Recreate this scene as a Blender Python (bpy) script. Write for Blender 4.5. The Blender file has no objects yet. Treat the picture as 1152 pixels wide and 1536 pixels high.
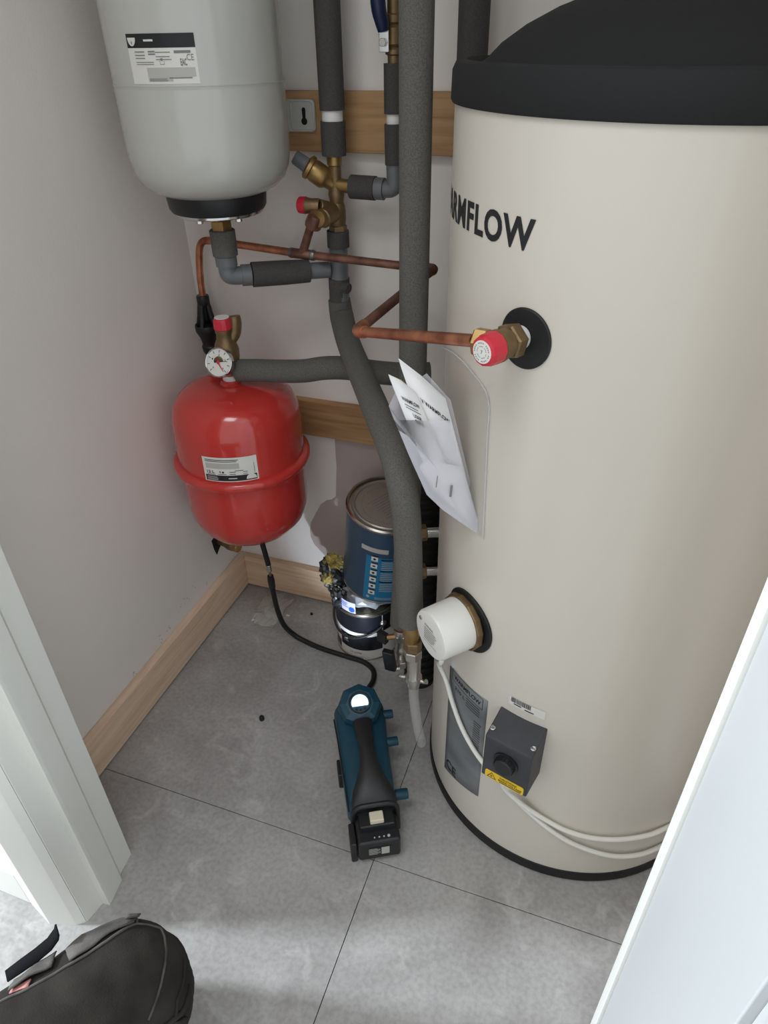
import bpy, bmesh, math, random
from mathutils import Vector, Matrix, noise
from mathutils.bvhtree import BVHTree
random.seed(7)
scene = bpy.context.scene
COL = scene.collection
PI = math.pi

# ------------------------------------------------------------------ camera, light, exposure
cam_d = bpy.data.cameras.new('camera'); cam = bpy.data.objects.new('camera', cam_d); COL.objects.link(cam)
yaw, pitch, roll = .349524, .610313, -.01940516
fwd = Vector((-math.sin(yaw)*math.cos(pitch), math.cos(yaw)*math.cos(pitch), -math.sin(pitch)))
rgt = Vector((math.cos(yaw), math.sin(yaw), 0)); upv = rgt.cross(fwd)
r2 = rgt*math.cos(roll) + upv*math.sin(roll); u2 = upv*math.cos(roll) - rgt*math.sin(roll)
M = Matrix((r2, u2, -fwd)).transposed().to_4x4(); M.translation = Vector((.884848, -1.281348, 1.3))
cam.matrix_world = M
cam_d.sensor_fit = 'VERTICAL'; cam_d.sensor_height = 36; cam_d.lens = 36*1031.33/1536
cam_d.clip_start = .02; cam_d.clip_end = 60
scene.camera = cam

world = bpy.data.worlds.new('daylight'); scene.world = world; world.use_nodes = True
wb = world.node_tree.nodes['Background']
wb.inputs[0].default_value = (.94, .975, 1, 1); wb.inputs[1].default_value = .72

def area(name, loc, target, size, sizey, power, col):
    d = bpy.data.lights.new(name, 'AREA'); d.shape = 'RECTANGLE'; d.size = size; d.size_y = sizey
    d.energy = power; d.color = col
    o = bpy.data.objects.new(name, d); COL.objects.link(o); o.location = loc
    o.rotation_euler = (Vector(target)-Vector(loc)).to_track_quat('-Z', 'Y').to_euler()
    return o
area('window_daylight', (-2.7, -1.85, 2.0), (.7, -.9, .1), .36, .36, 135, (.82, .91, 1))
area('overhead_fill', (.45, -1.22, 2.38), (.40, -.45, 0), .6, .62, 6.4, (.93, .97, 1))  # added overhead fill, no fitting seen; lifts the floor and lower walls

scene.view_settings.view_transform = 'Standard'; scene.view_settings.look = 'None'
scene.view_settings.exposure = 0.49; scene.view_settings.gamma = 1.0
scene.view_settings.use_curve_mapping = False

# ------------------------------------------------------------------ materials
def lin(c):
    return tuple((x/12.92 if x <= .04045 else ((x+.055)/1.055)**2.4) for x in [v/255 for v in c])
def mat(name, rgb, rough=.5, metal=0, var=0, vscale=8, bump=0, bscale=60, coat=0, dark=None, stretch=None, detail=4, spec=.5):
    """principled material; var mixes in a noise driven second tone; bump is fine relief"""
    m = bpy.data.materials.new(name); m.use_nodes = True
    nt = m.node_tree; N = nt.nodes; L = nt.links; b = N['Principled BSDF']
    c = lin(rgb); b.inputs['Roughness'].default_value = rough; b.inputs['Metallic'].default_value = metal
    b.inputs['Coat Weight'].default_value = coat; b.inputs['Specular IOR Level'].default_value = spec
    tc = N.new('ShaderNodeTexCoord'); mp = N.new('ShaderNodeMapping'); L.new(tc.outputs['Object'], mp.inputs[0])
    if stretch: mp.inputs['Scale'].default_value = stretch
    nz = N.new('ShaderNodeTexNoise'); nz.inputs['Scale'].default_value = vscale; nz.inputs['Detail'].default_value = detail
    L.new(mp.outputs[0], nz.inputs['Vector'])
    rp = N.new('ShaderNodeValToRGB'); L.new(nz.outputs['Fac'], rp.inputs[0])
    d = lin(dark) if dark else tuple(x*(1-var) for x in c)
    rp.color_ramp.elements[0].position = .32; rp.color_ramp.elements[0].color = (*d, 1)
    rp.color_ramp.elements[1].position = .66; rp.color_ramp.elements[1].color = (*c, 1)
    L.new(rp.outputs[0], b.inputs['Base Color'])
    if bump:
        n2 = N.new('ShaderNodeTexNoise'); n2.inputs['Scale'].default_value = bscale; n2.inputs['Detail'].default_value = 3
        L.new(tc.outputs['Object'], n2.inputs['Vector'])
        bp = N.new('ShaderNodeBump'); bp.inputs['Strength'].default_value = bump; bp.inputs['Distance'].default_value = .002
        L.new(n2.outputs['Fac'], bp.inputs['Height']); L.new(bp.outputs[0], b.inputs['Normal'])
    return m
def emit(name, rgb, s):
    m = bpy.data.materials.new(name); m.use_nodes = True
    b = m.node_tree.nodes['Principled BSDF']; b.inputs['Base Color'].default_value = (.1, .1, .1, 1)
    b.inputs['Emission Color'].default_value = (*lin(rgb), 1); b.inputs['Emission Strength'].default_value = s
    return m
def clear(name, rgb, alpha, rough=.15):
    """thin plastic film: mostly see-through, a little milky, glossy"""
    m = bpy.data.materials.new(name); m.use_nodes = True
    nt = m.node_tree; N = nt.nodes; L = nt.links; b = N['Principled BSDF']
    b.inputs['Base Color'].default_value = (*lin(rgb), 1); b.inputs['Roughness'].default_value = rough
    t = N.new('ShaderNodeBsdfTransparent'); mx = N.new('ShaderNodeMixShader'); mx.inputs[0].default_value = alpha
    L.new(t.outputs[0], mx.inputs[1]); L.new(b.outputs[0], mx.inputs[2]); L.new(mx.outputs[0], N['Material Output'].inputs[0])
    return m

def wood_mat(name, light, dark, axis):
    m = mat(name, light, .62, 0, 0, 1)
    nt = m.node_tree; N = nt.nodes; L = nt.links; b = N['Principled BSDF']
    tc = N.new('ShaderNodeTexCoord'); mp = N.new('ShaderNodeMapping'); L.new(tc.outputs['Object'], mp.inputs[0])
    mp.inputs['Scale'].default_value = (1.6, 14, 26) if axis == 0 else (14, 1.6, 26)
    nz = N.new('ShaderNodeTexNoise'); nz.inputs['Scale'].default_value = 2.4; nz.inputs['Detail'].default_value = 6; nz.inputs['Distortion'].default_value = 1.2
    L.new(mp.outputs[0], nz.inputs['Vector'])
    rp = N.new('ShaderNodeValToRGB'); L.new(nz.outputs['Fac'], rp.inputs[0])
    rp.color_ramp.elements[0].position = .3; rp.color_ramp.elements[0].color = (*lin(dark), 1)
    rp.color_ramp.elements[1].position = .62; rp.color_ramp.elements[1].color = (*lin(light), 1)
    # knots
    vo = N.new('ShaderNodeTexVoronoi'); vo.inputs['Scale'].default_value = 2.2
    mp2 = N.new('ShaderNodeMapping'); L.new(tc.outputs['Object'], mp2.inputs[0])
    mp2.inputs['Scale'].default_value = (1, 2, 2.6) if axis == 0 else (2, 1, 2.6)
    L.new(mp2.outputs[0], vo.inputs['Vector'])
    r3 = N.new('ShaderNodeValToRGB'); L.new(vo.outputs['Distance'], r3.inputs[0])
    r3.color_ramp.elements[0].position = .03; r3.color_ramp.elements[0].color = (.25, .18, .13, 1)
    r3.color_ramp.elements[1].position = .10; r3.color_ramp.elements[1].color = (1, 1, 1, 1)
    mu = N.new('ShaderNodeMixRGB'); mu.blend_type = 'MULTIPLY'; mu.inputs[0].default_value = .8
    L.new(rp.outputs[0], mu.inputs[1]); L.new(r3.outputs[0], mu.inputs[2]); L.new(mu.outputs[0], b.inputs['Base Color'])
    return m

def floor_mat():
    m = mat('stone_effect_vinyl', (150, 147, 144), .42, 0, 0, 1)
    nt = m.node_tree; N = nt.nodes; L = nt.links; b = N['Principled BSDF']
    tc = N.new('ShaderNodeTexCoord')
    def nz(scale, det, dist, p0, c0, p1, c1):
        n = N.new('ShaderNodeTexNoise'); n.inputs['Scale'].default_value = scale; n.inputs['Detail'].default_value = det; n.inputs['Distortion'].default_value = dist
        L.new(tc.outputs['Object'], n.inputs['Vector']); r = N.new('ShaderNodeValToRGB'); L.new(n.outputs['Fac'], r.inputs[0])
        r.color_ramp.elements[0].position = p0; r.color_ramp.elements[0].color = (*c0, 1)
        r.color_ramp.elements[1].position = p1; r.color_ramp.elements[1].color = (*c1, 1); return r.outputs[0]
    base = nz(5.5, 10, .9, .3, lin((154, 150, 147)), .7, lin((180, 177, 174)))
    vein = nz(13, 14, 1.6, .56, (0, 0, 0), .74, (.6, .6, .6))
    fine = nz(120, 4, 0, .35, (.84, .84, .84), .6, (1, 1, 1))
    speck = nz(260, 2, 0, .72, (0, 0, 0), .78, (.7, .7, .7))
    m1 = N.new('ShaderNodeMixRGB'); L.new(vein, m1.inputs[0]); L.new(base, m1.inputs[1]); m1.inputs[2].default_value = (*lin((198, 195, 192)), 1)
    m2 = N.new('ShaderNodeMixRGB'); m2.blend_type = 'MULTIPLY'; m2.inputs[0].default_value = 1; L.new(m1.outputs[0], m2.inputs[1]); L.new(fine, m2.inputs[2])
    m3 = N.new('ShaderNodeMixRGB'); L.new(speck, m3.inputs[0]); L.new(m2.outputs[0], m3.inputs[1]); m3.inputs[2].default_value = (*lin((190, 188, 184)), 1)
    L.new(m3.outputs[0], b.inputs['Base Color'])
    bp = N.new('ShaderNodeBump'); bp.inputs['Strength'].default_value = .12; bp.inputs['Distance'].default_value = .001
    L.new(base, bp.inputs['Height']); L.new(bp.outputs[0], b.inputs['Normal'])
    return m

MT = dict(
 wall=mat('wall_paint', (238, 231, 224), .75, 0, .03, 3, .12, 220),
 plaster=mat('bare_plaster', (186, 170, 162), .9, 0, .06, 9, .2, 140),
 ceil=mat('ceiling_paint', (225, 224, 220), .85),
 trim=mat('white_gloss_trim', (236, 236, 229), .38, 0, .02, 5),
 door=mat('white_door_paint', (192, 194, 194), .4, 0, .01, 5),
 grout=mat('dark_joint', (62, 58, 55), .9),
 floor=floor_mat(),
 woodx=wood_mat('pine_along_wall', (230, 202, 170), (210, 176, 142), 0),
 woodb=wood_mat('pine_batten', (186, 146, 102), (156, 116, 76), 0),
 woody=wood_mat('pine_along_side', (236, 208, 182), (218, 186, 156), 1),
 white=mat('white_enamel', (192, 191, 184), .22, 0, .01, 4, coat=.3),
 cream=mat('cream_casing', (216, 209, 197), .33, 0, .015, 3, coat=.1),
 boxm=mat('charcoal_box', (64, 64, 68), .55, 0, 0, 22, .1, 160, dark=(54, 54, 58)),
 black=mat('black_plastic', (28, 28, 30), .45, 0, .1, 20),
 lid=mat('charcoal_lid', (21, 21, 22), .8, 0, .12, 10, .1, 160),
 rubber=mat('black_rubber', (20, 20, 21), .55, 0, .1, 30),
 foam=mat('grey_foam', (104, 101, 96), .92, 0, 0, 520, .4, 900, dark=(84, 81, 77), detail=2),
 foamd=mat('dark_foam', (78, 75, 72), .92, 0, 0, 420, .3, 800, dark=(66, 63, 61), detail=2),
 gplastic=mat('grey_pipe_plastic', (108, 110, 112), .42, 0, .05, 12),
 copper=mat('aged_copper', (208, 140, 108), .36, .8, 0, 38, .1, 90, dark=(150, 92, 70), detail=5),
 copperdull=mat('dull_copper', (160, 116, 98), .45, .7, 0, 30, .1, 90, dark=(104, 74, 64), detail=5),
 brass=mat('brass', (172, 140, 90), .38, .8, .25, 40),
 brassold=mat('dull_brass', (138, 114, 82), .48, .7, .3, 45),
 chrome=mat('chrome', (205, 205, 205), .15, 1, .05, 20),
 nickel=mat('nickel', (190, 184, 176), .3, .9, .12, 40),
 solder=mat('solder', (150, 146, 140), .4, .8, .4, 120),
 red=mat('red_enamel', (200, 56, 50), .2, 0, .04, 5, coat=.5),
 redcap=mat('red_plastic_cap', (206, 44, 62), .4, 0, .03, 20),
 capwhite=mat('white_plastic', (232, 230, 224), .35, 0, .02, 20),
 ptfe=mat('white_thread_tape', (235, 235, 230), .6, 0, .08, 200),
 cable=mat('white_cable_sheath', (236, 233, 224), .45),
 paper=mat('white_paper', (238, 236, 236), .7, 0, .02, 9),
 paperc=mat('cream_paper', (228, 220, 192), .75),
 ink=mat('black_ink', (30, 30, 33), .6),
 inkgrey=mat('grey_ink', (128, 126, 124), .7),
 labelw=mat('label_white', (224, 221, 214), .5),
 labelg=mat('label_grey', (184, 181, 175), .5),
 plate=mat('grey_data_plate', (128, 130, 132), .5, 0, 0, 9, .05, 80, dark=(104, 106, 109), stretch=(1, 1, 3)),
 yellow=mat('warning_yellow', (236, 196, 40), .5),
 teal=mat('teal_plastic', (16, 66, 84), .42, 0, .1, 20),
 cream2=mat('ivory_button', (216, 208, 182), .5),
 glow=emit('lit_display', (190, 228, 255), 1.6),
 ledm=emit('led_lens', (220, 235, 255), 6),
 blue=mat('paint_tin_blue', (62, 84, 108), .35, .2, .1, 7),
 cyan=mat('paint_tin_cyan', (30, 120, 164), .4, 0, .05, 9),
 tin=mat('tin_metal', (190, 184, 174), .25, .95, .12, 16),
 tinlid=mat('printed_tin_lid', (168, 158, 148), .38, .55, .06, 10),
 navy=mat('paint_tin_black', (20, 22, 30), .3, 0, .1, 12),
 tinw=mat('paint_tin_white', (214, 208, 202), .45, 0, .03, 12),
 lav=mat('lavender_label', (206, 206, 240), .5),
 bluedot=mat('blue_emblem', (36, 90, 190), .5),
 bagdark=mat('printed_film_dark', (52, 52, 56), .25, 0, 0, 22, .2, 60, dark=(20, 20, 22), coat=.5),
 bagyel=mat('printed_film_yellow', (196, 172, 84), .3, 0, 0, 60, .2, 80, coat=.5, dark=(70, 64, 46)),
 bagsil=mat('printed_film_silver', (200, 202, 204), .22, .5, .35, 30),
 film=clear('clear_film', (205, 200, 190), .36, .12),
 milky=clear('milky_film', (224, 222, 230), .5, .3),
 hoseclear=clear('clear_hose', (205, 203, 198), .3, .1),
 scrap=clear('crumpled_film', (214, 210, 202), .45, .2),
 fabric=mat('dusty_black_fabric', (54, 50, 46), .95, 0, 0, 18, .35, 500, dark=(35, 33, 31), detail=8, spec=.2),
 fabdust=mat('dusty_grey_fabric', (96, 92, 88), .92, 0, 0, 30, .4, 400, dark=(58, 54, 51), detail=6),
 strap=mat('black_webbing', (24, 24, 26), .95, 0, .2, 60, .3, 600, spec=.1),
 skin=mat('skin', (186, 128, 120), .6, 0, .08, 30),
 handle=mat('blue_lever_sleeve', (16, 30, 66), .4),
 copend=mat('red_disc', (120, 50, 48), .5),
 hole=mat('wall_cavity', (24, 21, 19), .95, 0, .2, 30),
)

# ------------------------------------------------------------------ mesh helpers (world coordinates)
class MB:
    def __init__(s): s.v = []; s.f = []; s.sm = []
    def add(s, verts, faces, smooth=False):
        o = len(s.v); s.v += [tuple(v) for v in verts]
        s.f += [tuple(i+o for i in f) for f in faces]; s.sm += [smooth]*len(faces); return s
    def box(s, lo, hi, T=None):
        x0, y0, z0 = lo; x1, y1, z1 = hi
        v = [(x0,y0,z0),(x1,y0,z0),(x1,y1,z0),(x0,y1,z0),(x0,y0,z1),(x1,y0,z1),(x1,y1,z1),(x0,y1,z1)]
        if T: v = [T(*p) for p in v]
        return s.add(v, [(0,3,2,1),(4,5,6,7),(0,1,5,4),(1,2,6,5),(2,3,7,6),(3,0,4,7)])
    def lathe(s, prof, base=(0,0,0), axis=(0,0,1), n=40, smooth=True, phase=0, closed=True):
        """profile of (radius, distance along axis); sharp corners get doubled rings"""
        a = Vector(axis).normalized(); t = Vector((0,0,1)) if abs(a.z) < .9 else Vector((1,0,0))
        e1 = a.cross(t).normalized(); e2 = a.cross(e1); B = Vector(base)
        segs = [[prof[0]]]
        for i in range(1, len(prof)):
            segs[-1].append(prof[i])
            if smooth and i < len(prof)-1:
                d1 = Vector((prof[i][0]-prof[i-1][0], prof[i][1]-prof[i-1][1])); d2 = Vector((prof[i+1][0]-prof[i][0], prof[i+1][1]-prof[i][1]))
                if d1.length > 1e-9 and d2.length > 1e-9 and d1.angle(d2) > .62: segs.append([prof[i]])
        for sg in segs:
            if len(sg) < 2: continue
            v = []; f = []
            for (r, h) in sg:
                for k in range(n):
                    g = 2*PI*k/n+phase
                    v.append(B + a*h + (e1*math.cos(g)+e2*math.sin(g))*max(r, 1e-5))
            for j in range(len(sg)-1):
                for k in range(n):
                    k2 = (k+1) % n; f.append((j*n+k, (j+1)*n+k, (j+1)*n+k2, j*n+k2))
            s.add(v, f, smooth)
        return s
    def cyl(s, p0, p1, r, n=28, bev=None):
        p0 = Vector(p0); p1 = Vector(p1); h = (p1-p0).length; b = r*.12 if bev is None else bev
        return s.lathe([(0,0),(r-b,0),(r,b),(r,h-b),(r-b,h),(0,h)], p0, p1-p0, n)
    def hexn(s, p0, p1, r, n=6, phase=0):
        p0 = Vector(p0); p1 = Vector(p1); h = (p1-p0).length; b = r*.1
        return s.lathe([(0,0),(r-b,0),(r,b),(r,h-b),(r-b,h),(0,h)], p0, p1-p0, n, False, phase)
    def tube(s, pts, rad, n=20, caps=True, smooth=True, steps=6):
        """swept tube through pts with Catmull-Rom smoothing when steps > 1; rad is a number or one per point"""
        P = [Vector(p) for p in pts]; R = rad if isinstance(rad, (list, tuple)) else [rad]*len(P)
        if steps > 1 and len(P) > 2:
            Q = []; RR = []
            for i in range(len(P)-1):
                p0 = P[max(i-1,0)]; p1 = P[i]; p2 = P[i+1]; p3 = P[min(i+2,len(P)-1)]
                for k in range(steps):
                    t = k/steps
                    Q.append(.5*((2*p1)+(p2-p0)*t+(2*p0-5*p1+4*p2-p3)*t*t+(3*p1-p0-3*p2+p3)*t**3)); RR.append(R[i]*(1-t)+R[i+1]*t)
            Q.append(P[-1]); RR.append(R[-1]); P, R = Q, RR
        tan = [(P[min(i+1,len(P)-1)]-P[max(i-1,0)]).normalized() for i in range(len(P))]
        u = tan[0].orthogonal().normalized(); v = []; f = []
        for i, p in enumerate(P):
            u = (u - tan[i]*u.dot(tan[i])).normalized(); w = tan[i].cross(u)
            for k in range(n):
                g = 2*PI*k/n; v.append(p + (u*math.cos(g)+w*math.sin(g))*R[i])
        for i in range(len(P)-1):
            for k in range(n):
                k2 = (k+1) % n; f.append((i*n+k, i*n+k2, (i+1)*n+k2, (i+1)*n+k))
        s.add(v, f, smooth)
        if caps:
            a = list(range(n)); s.add(v[:n], [tuple(reversed(a))]); s.add(v[-n:], [tuple(a)])
        return s
    def prism(s, poly, z0, z1, T=None):
        """polygon (x, y) counter-clockwise, extruded in z"""
        n = len(poly); v = [(x,y,z0) for x,y in poly]+[(x,y,z1) for x,y in poly]
        if T: v = [T(*p) for p in v]
        f = [tuple(reversed(range(n))), tuple(range(n,2*n))]+[(i,(i+1)%n,n+(i+1)%n,n+i) for i in range(n)]
        return s.add(v, f)
    def sheet(s, rows, thick=0, smooth=True):
        """grid of points, rows of equal length; optional thickness along vertex normals"""
        m = len(rows[0]); v = [Vector(p) for r in rows for p in r]
        f = [(i*m+j, i*m+j+1, (i+1)*m+j+1, (i+1)*m+j) for i in range(len(rows)-1) for j in range(m-1)]
        return s.add(v, f, smooth)

def link(name, me, m, parent=None, loc=None):
    me.materials.append(m) if not isinstance(m, list) else [me.materials.append(x) for x in m]
    o = bpy.data.objects.new(name, me); COL.objects.link(o)
    if parent: o.parent = parent
    return o
def wloc(o):
    p = Vector((0,0,0))
    while o: p += o.location; o = o.parent
    return p
def part(name, mb, m, parent=None, label=None, bevel=0, solid=0):
    """one mesh object; world-space vertices are stored relative to the parent's place"""
    me = bpy.data.meshes.new(name); off = wloc(parent)
    me.from_pydata([tuple(Vector(v)-off) for v in mb.v], [], mb.f)
    me.polygons.foreach_set('use_smooth', mb.sm)
    bm = bmesh.new(); bm.from_mesh(me)
    bmesh.ops.remove_doubles(bm, verts=bm.verts, dist=1e-6) if bevel else None
    bmesh.ops.recalc_face_normals(bm, faces=bm.faces); bm.to_mesh(me); bm.free(); me.update()
    o = link(name, me, m, parent)
    if label: o['label'] = label
    if bevel:
        b = o.modifiers.new('bevel', 'BEVEL'); b.width = bevel; b.segments = 3; b.limit_method = 'ANGLE'; b.angle_limit = .6; b.harden_normals = True
    if solid:
        q = o.modifiers.new('thickness', 'SOLIDIFY'); q.thickness = solid; q.offset = 0
    return o
def thing(name, label, cat, loc, group=None):
    o = bpy.data.objects.new(name, None); COL.objects.link(o); o.location = loc; o.empty_display_size = .05
    o['label'] = label; o['category'] = cat
    if group: o['group'] = group
    return o
def tag(o, label, cat, group=None):
    o['label'] = label; o['category'] = cat
    if group: o['group'] = group
    return o
def struct(name, mb, m, bevel=0, label=None):
    o = part(name, mb, m, None, label, bevel); o['kind'] = 'structure'; return o

# flat print: quads and lettering laid on a surface map(u, v, h) -> point
def cylmap(c, R, th0, z0):
    def f(u, v, h=0):
        a = math.radians(th0)+u/R; return Vector((c[0]+(R+h)*math.cos(a), c[1]+(R+h)*math.sin(a), z0+v))
    return f
def planemap(o, ux, vy):
    o = Vector(o); ux = Vector(ux).normalized(); vy = (Vector(vy)-ux*Vector(vy).dot(ux)).normalized(); n = ux.cross(vy)
    return lambda u, v, h=0: o+ux*u+vy*v+n*h
def quad(mb, mp, u0, v0, u1, v1, h=.0006, seg=1):
    rows = [[mp(u0+(u1-u0)*i/seg, v, h) for i in range(seg+1)] for v in (v0, v1)]
    mb.sheet(rows, smooth=seg > 1)
def lines(mb, mp, u0, u1, vs, t, h=.001, jit=.15, seg=4):
    for v in vs: quad(mb, mp, u0, v, u1-(u1-u0)*random.random()*jit, v+t, h, seg)
def lettering(mb, text, mp, u0, v0, w=None, hgt=.01, h=.001, bold=0, spacing=1):
    cu = bpy.data.curves.new('lettering', 'FONT'); cu.body = text; cu.size = 1; cu.offset = bold; cu.space_character = spacing; cu.resolution_u = 4
    ob = bpy.data.objects.new('lettering', cu); COL.objects.link(ob)
    bpy.context.view_layer.update()
    me = bpy.data.meshes.new_from_object(ob.evaluated_get(bpy.context.evaluated_depsgraph_get()))
    bpy.data.objects.remove(ob); bpy.data.curves.remove(cu)
    xs = [v.co.x for v in me.vertices]; ys = [v.co.y for v in me.vertices]
    x0, x1, y0, y1 = min(xs), max(xs), min(ys), max(ys); sy = hgt/(y1-y0); sx = sy if w is None else w/(x1-x0)
    mb.add([mp(u0+(v.co.x-x0)*sx, v0+(v.co.y-y0)*sy, h) for v in me.vertices], [tuple(p.vertices) for p in me.polygons])
    bpy.data.meshes.remove(me); return (x1-x0)*sx

# ------------------------------------------------------------------ the room
XL, YB, YF, XR, ZC = -.022, .02, -.778, 1.31, 2.4
YO = -.905
g = MB(); g.box((-2.4, -3.6, -.03), (2.4, .1, -.004)); floor = struct('floor', g, MT['grout'])
tx = [-1.825, -.61, .6155, 1.84]; ty = [.07, -.6375, -1.345, -2.05]   # sheets of vinyl, thin dark joint between
for j in range(3):
    for i in range(3):
        b = MB(); e = .0007
        b.box((max(tx[i], -2.3)+e, ty[j+1]+e, -.004), (tx[i+1]-e, ty[j]-e, 0))
        part('tile', b, MT['floor'], floor, bevel=.0005)
wl = struct('wall_left', MB().box((-.12, YF-.02, -.004), (XL, .12, ZC)), MT['wall'])
wbk = struct('wall_back', MB().box((-.12, YB, -.004), (XR+.1, .12, ZC)), MT['wall'])
wr = struct('wall_right', MB().box((XR, YF-.02, -.004), (XR+.1, .12, ZC)), MT['wall'])
ce = struct('ceiling', MB().box((-.12, YO, ZC), (XR+.1, .12, ZC+.05)), MT['ceil'])
wf = MB(); wf.box((-2.3, YO, -.004), (.145, YF, ZC)); wf.box((1.06, YO, -.004), (2.3, YF, ZC)); wf.box((.145, YO, 2.05), (1.06, YF, ZC))
struct('wall_front', wf, MT['wall'])
# unpainted plaster patch low on the back wall behind the tins
pp = [(.291,.52),(.291,.439),(.284,.352),(.272,.340),(.257,.334),(.240,.318),(.224,.287),(.208,.255),(.203,.228),(.204,.205),(.212,.184),(.236,.158),(.25,.142),(.263,.120),(.62,.120),(.62,.52)]
b = MB(); b.prism(pp, 0, .0012, lambda x, y, z: (x, YB-z, y)); part('bare_plaster_patch', b, MT['plaster'], wbk, 'unpainted pinkish plaster with a wavy paint edge')
# scuffs on the left wall above the skirting
b = MB()
for (y, z, s) in [(-.2,.16,.012),(-.245,.15,.014),(-.275,.147,.010),(-.33,.125,.010),(-.37,.122,.012),(-.15,.13,.008),(-.47,.112,.007)]:
    for k in range(5):
        a = random.uniform(-s, s); c = random.uniform(-s, s); w = random.uniform(.0008, .002)
        b.add([(XL+.0004, y+a, z+c), (XL+.0004, y+a+w, z+c+w*2.5), (XL+.0004, y+a+2*w, z+c+w), (XL+.0004, y+a+w, z+c-w)], [(0,1,2,3)])
part('scuff_mark', b, MT['labelg'], wl)
# timber skirting and the two battens on the back wall
sk = MB(); sk.box((XL+.0005, YF, .004), (-.001, .018, .106)); struct('baseboard_left', sk, MT['woody'], .0015, 'bare pine skirting board along the left wall')
sk = MB(); sk.box((-.001, 0, .004), (XR, YB-.0005, .106)); struct('baseboard_back', sk, MT['woodx'], .0015, 'bare pine skirting board along the back wall')
o = struct('trim_1', MB().box((.02, 0, 1.1215), (.72, YB-.0005, 1.2165)), MT['woodb'], .0015, 'upper pine batten on the back wall')
o = struct('trim_2', MB().box((.02, 0, .526), (.72, YB-.0005, .6145)), MT['woodb'], .0015, 'lower pine batten behind the red tank')
# left door frame: lining, stop and architrave are one moulded run
fr = [(.145,-.7785),(.166,-.778),(.1705,-.818),(.180,-.826),(.1875,-.8655),(.188,-.872),(.174,-.8735),(.168,-.909)]
struct('trim_3', MB().prism([(.145,-.909)]+fr[::-1][0:1]+fr[::-1][1:], -.002, 2.05), MT['trim'], .001, 'white painted door lining and stop on the left')
ar = [(.142,YO),(.142,-.9095),(.167,-.9095),(.1535,-.920),(.149,-.9215),(.107,-.9340),(.103,-.9335),(.052,-.9180),(.050,YO)]
struct('trim_4', MB().prism(ar[::-1], -.002, 2.1), MT['trim'], .001, 'white architrave outside the left door jamb')
struct('baseboard_front', MB().prism([(-2.3,YO),(-2.3,-.917),(-1.0,-.917),(.049,-.917),(.049,YO)], 0, .1), MT['trim'], .002)
# right side: lining with stop, then the open door leaf
jr = [(1.06,-.7785),(1.031,-.778),(1.0265,-.820),(1.0210,-.842),(1.0085,-.858),(1.0085,-.876),(1.06,-.876)]
struct('trim_5', MB().prism(jr, -.002, 2.05), MT['trim'], .001, 'white painted door lining and stop on the right')
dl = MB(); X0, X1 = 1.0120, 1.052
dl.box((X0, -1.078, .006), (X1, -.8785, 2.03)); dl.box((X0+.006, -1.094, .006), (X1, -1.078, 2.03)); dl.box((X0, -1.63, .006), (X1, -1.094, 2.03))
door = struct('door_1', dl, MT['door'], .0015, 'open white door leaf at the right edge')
b = MB()
for z in (.25, 1.0, 1.8): b.cyl((1.056, -.882, z-.045), (1.056, -.882, z+.045), .006)
part('hinge', b, MT['nickel'], door)

# ------------------------------------------------------------------ hot water cylinder
TC = (.9193, -.2745); TR = .2835
def tn(th): a = math.radians(th); return Vector((math.cos(a), math.sin(a), 0))
def tp(th, z, h=0): return Vector((TC[0], TC[1], z)) + tn(th)*(TR+h)
tank = thing('hot_water_cylinder', 'tall cream hot water cylinder with black domed lid, right of the grey pipes', 'water tank', (TC[0], TC[1], 0))
B3 = (TC[0], TC[1], 0)
part('body', MB().lathe([(0,.012),(TR-.008,.012),(TR,.018),(TR,1.2),(TR,1.236),(TR-.004,1.238),(0,1.238)], B3, n=128), MT['cream'], tank)
part('base_rim', MB().lathe([(0,.0),(.283,.0),(.2865,.004),(.2865,.020),(.285,.026),(TR,.027)], B3, n=128), MT['rubber'], tank, 'black rubber base rim')
lid = part('lid', MB().lathe([(TR-.01,1.230),(.2870,1.230),(.2885,1.233),(.2878,1.262),(.284,1.270),(.272,1.272),(.267,1.266),(.258,1.266),(.248,1.272),(.232,1.287),(.205,1.304),(.17,1.320),(.13,1.333),(.09,1.341),(.04,1.346),(0,1.347)], B3, n=128), MT['lid'], tank, 'black domed plastic lid')
mp = cylmap(TC, TR, -165.6, 1.1055)
W8 = math.radians(46.4)*TR
b = MB(); lettering(b, 'WARMFLOW', mp, -.0335, 0, W8+.0335, .0335, .0006, .033, 1.10)
part('lettering', b, MT['ink'], tank, 'black capital lettering')
# relief valve rosette and probe on the front, heater rosette lower down
def disc_on(th, z, r0, r1, h):
    """flat gasket ring bent around the cylinder"""
    m2 = cylmap(TC, TR, th, z); b = MB(); n = 48; v = []; f = []
    prof = [(r1, .0003), (r1, h*.7), (r1-.0015, h), (r0, h)]
    for (r, hh) in prof:
        for k in range(n): v.append(m2(r*math.cos(2*PI*k/n), r*math.sin(2*PI*k/n), hh))
    for j in range(len(prof)-1):
        for k in range(n): f.append((j*n+k, j*n+(k+1)%n, (j+1)*n+(k+1)%n, (j+1)*n+k))
    return b.add(v, f, False)
part('port_rosette', disc_on(-118.9, 1.0125, .006, .0350, .003), MT['rubber'], tank, 'black rubber disc behind the relief valve')
part('heater_rosette', disc_on(-130.4, .532, .02, .0550, .004), MT['rubber'], tank, 'black rubber disc behind the white heater cap')
n1 = tn(-131); s0 = tp(-131, .531)
b = MB().lathe([(.02,.003),(.0475,.003),(.0485,.005),(.0485,.012),(.0475,.014),(.03,.014)], s0, n1, 12, False, .2); part('heater_flange', b, MT['brassold'], tank, 'brass hexagonal heater flange')
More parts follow.
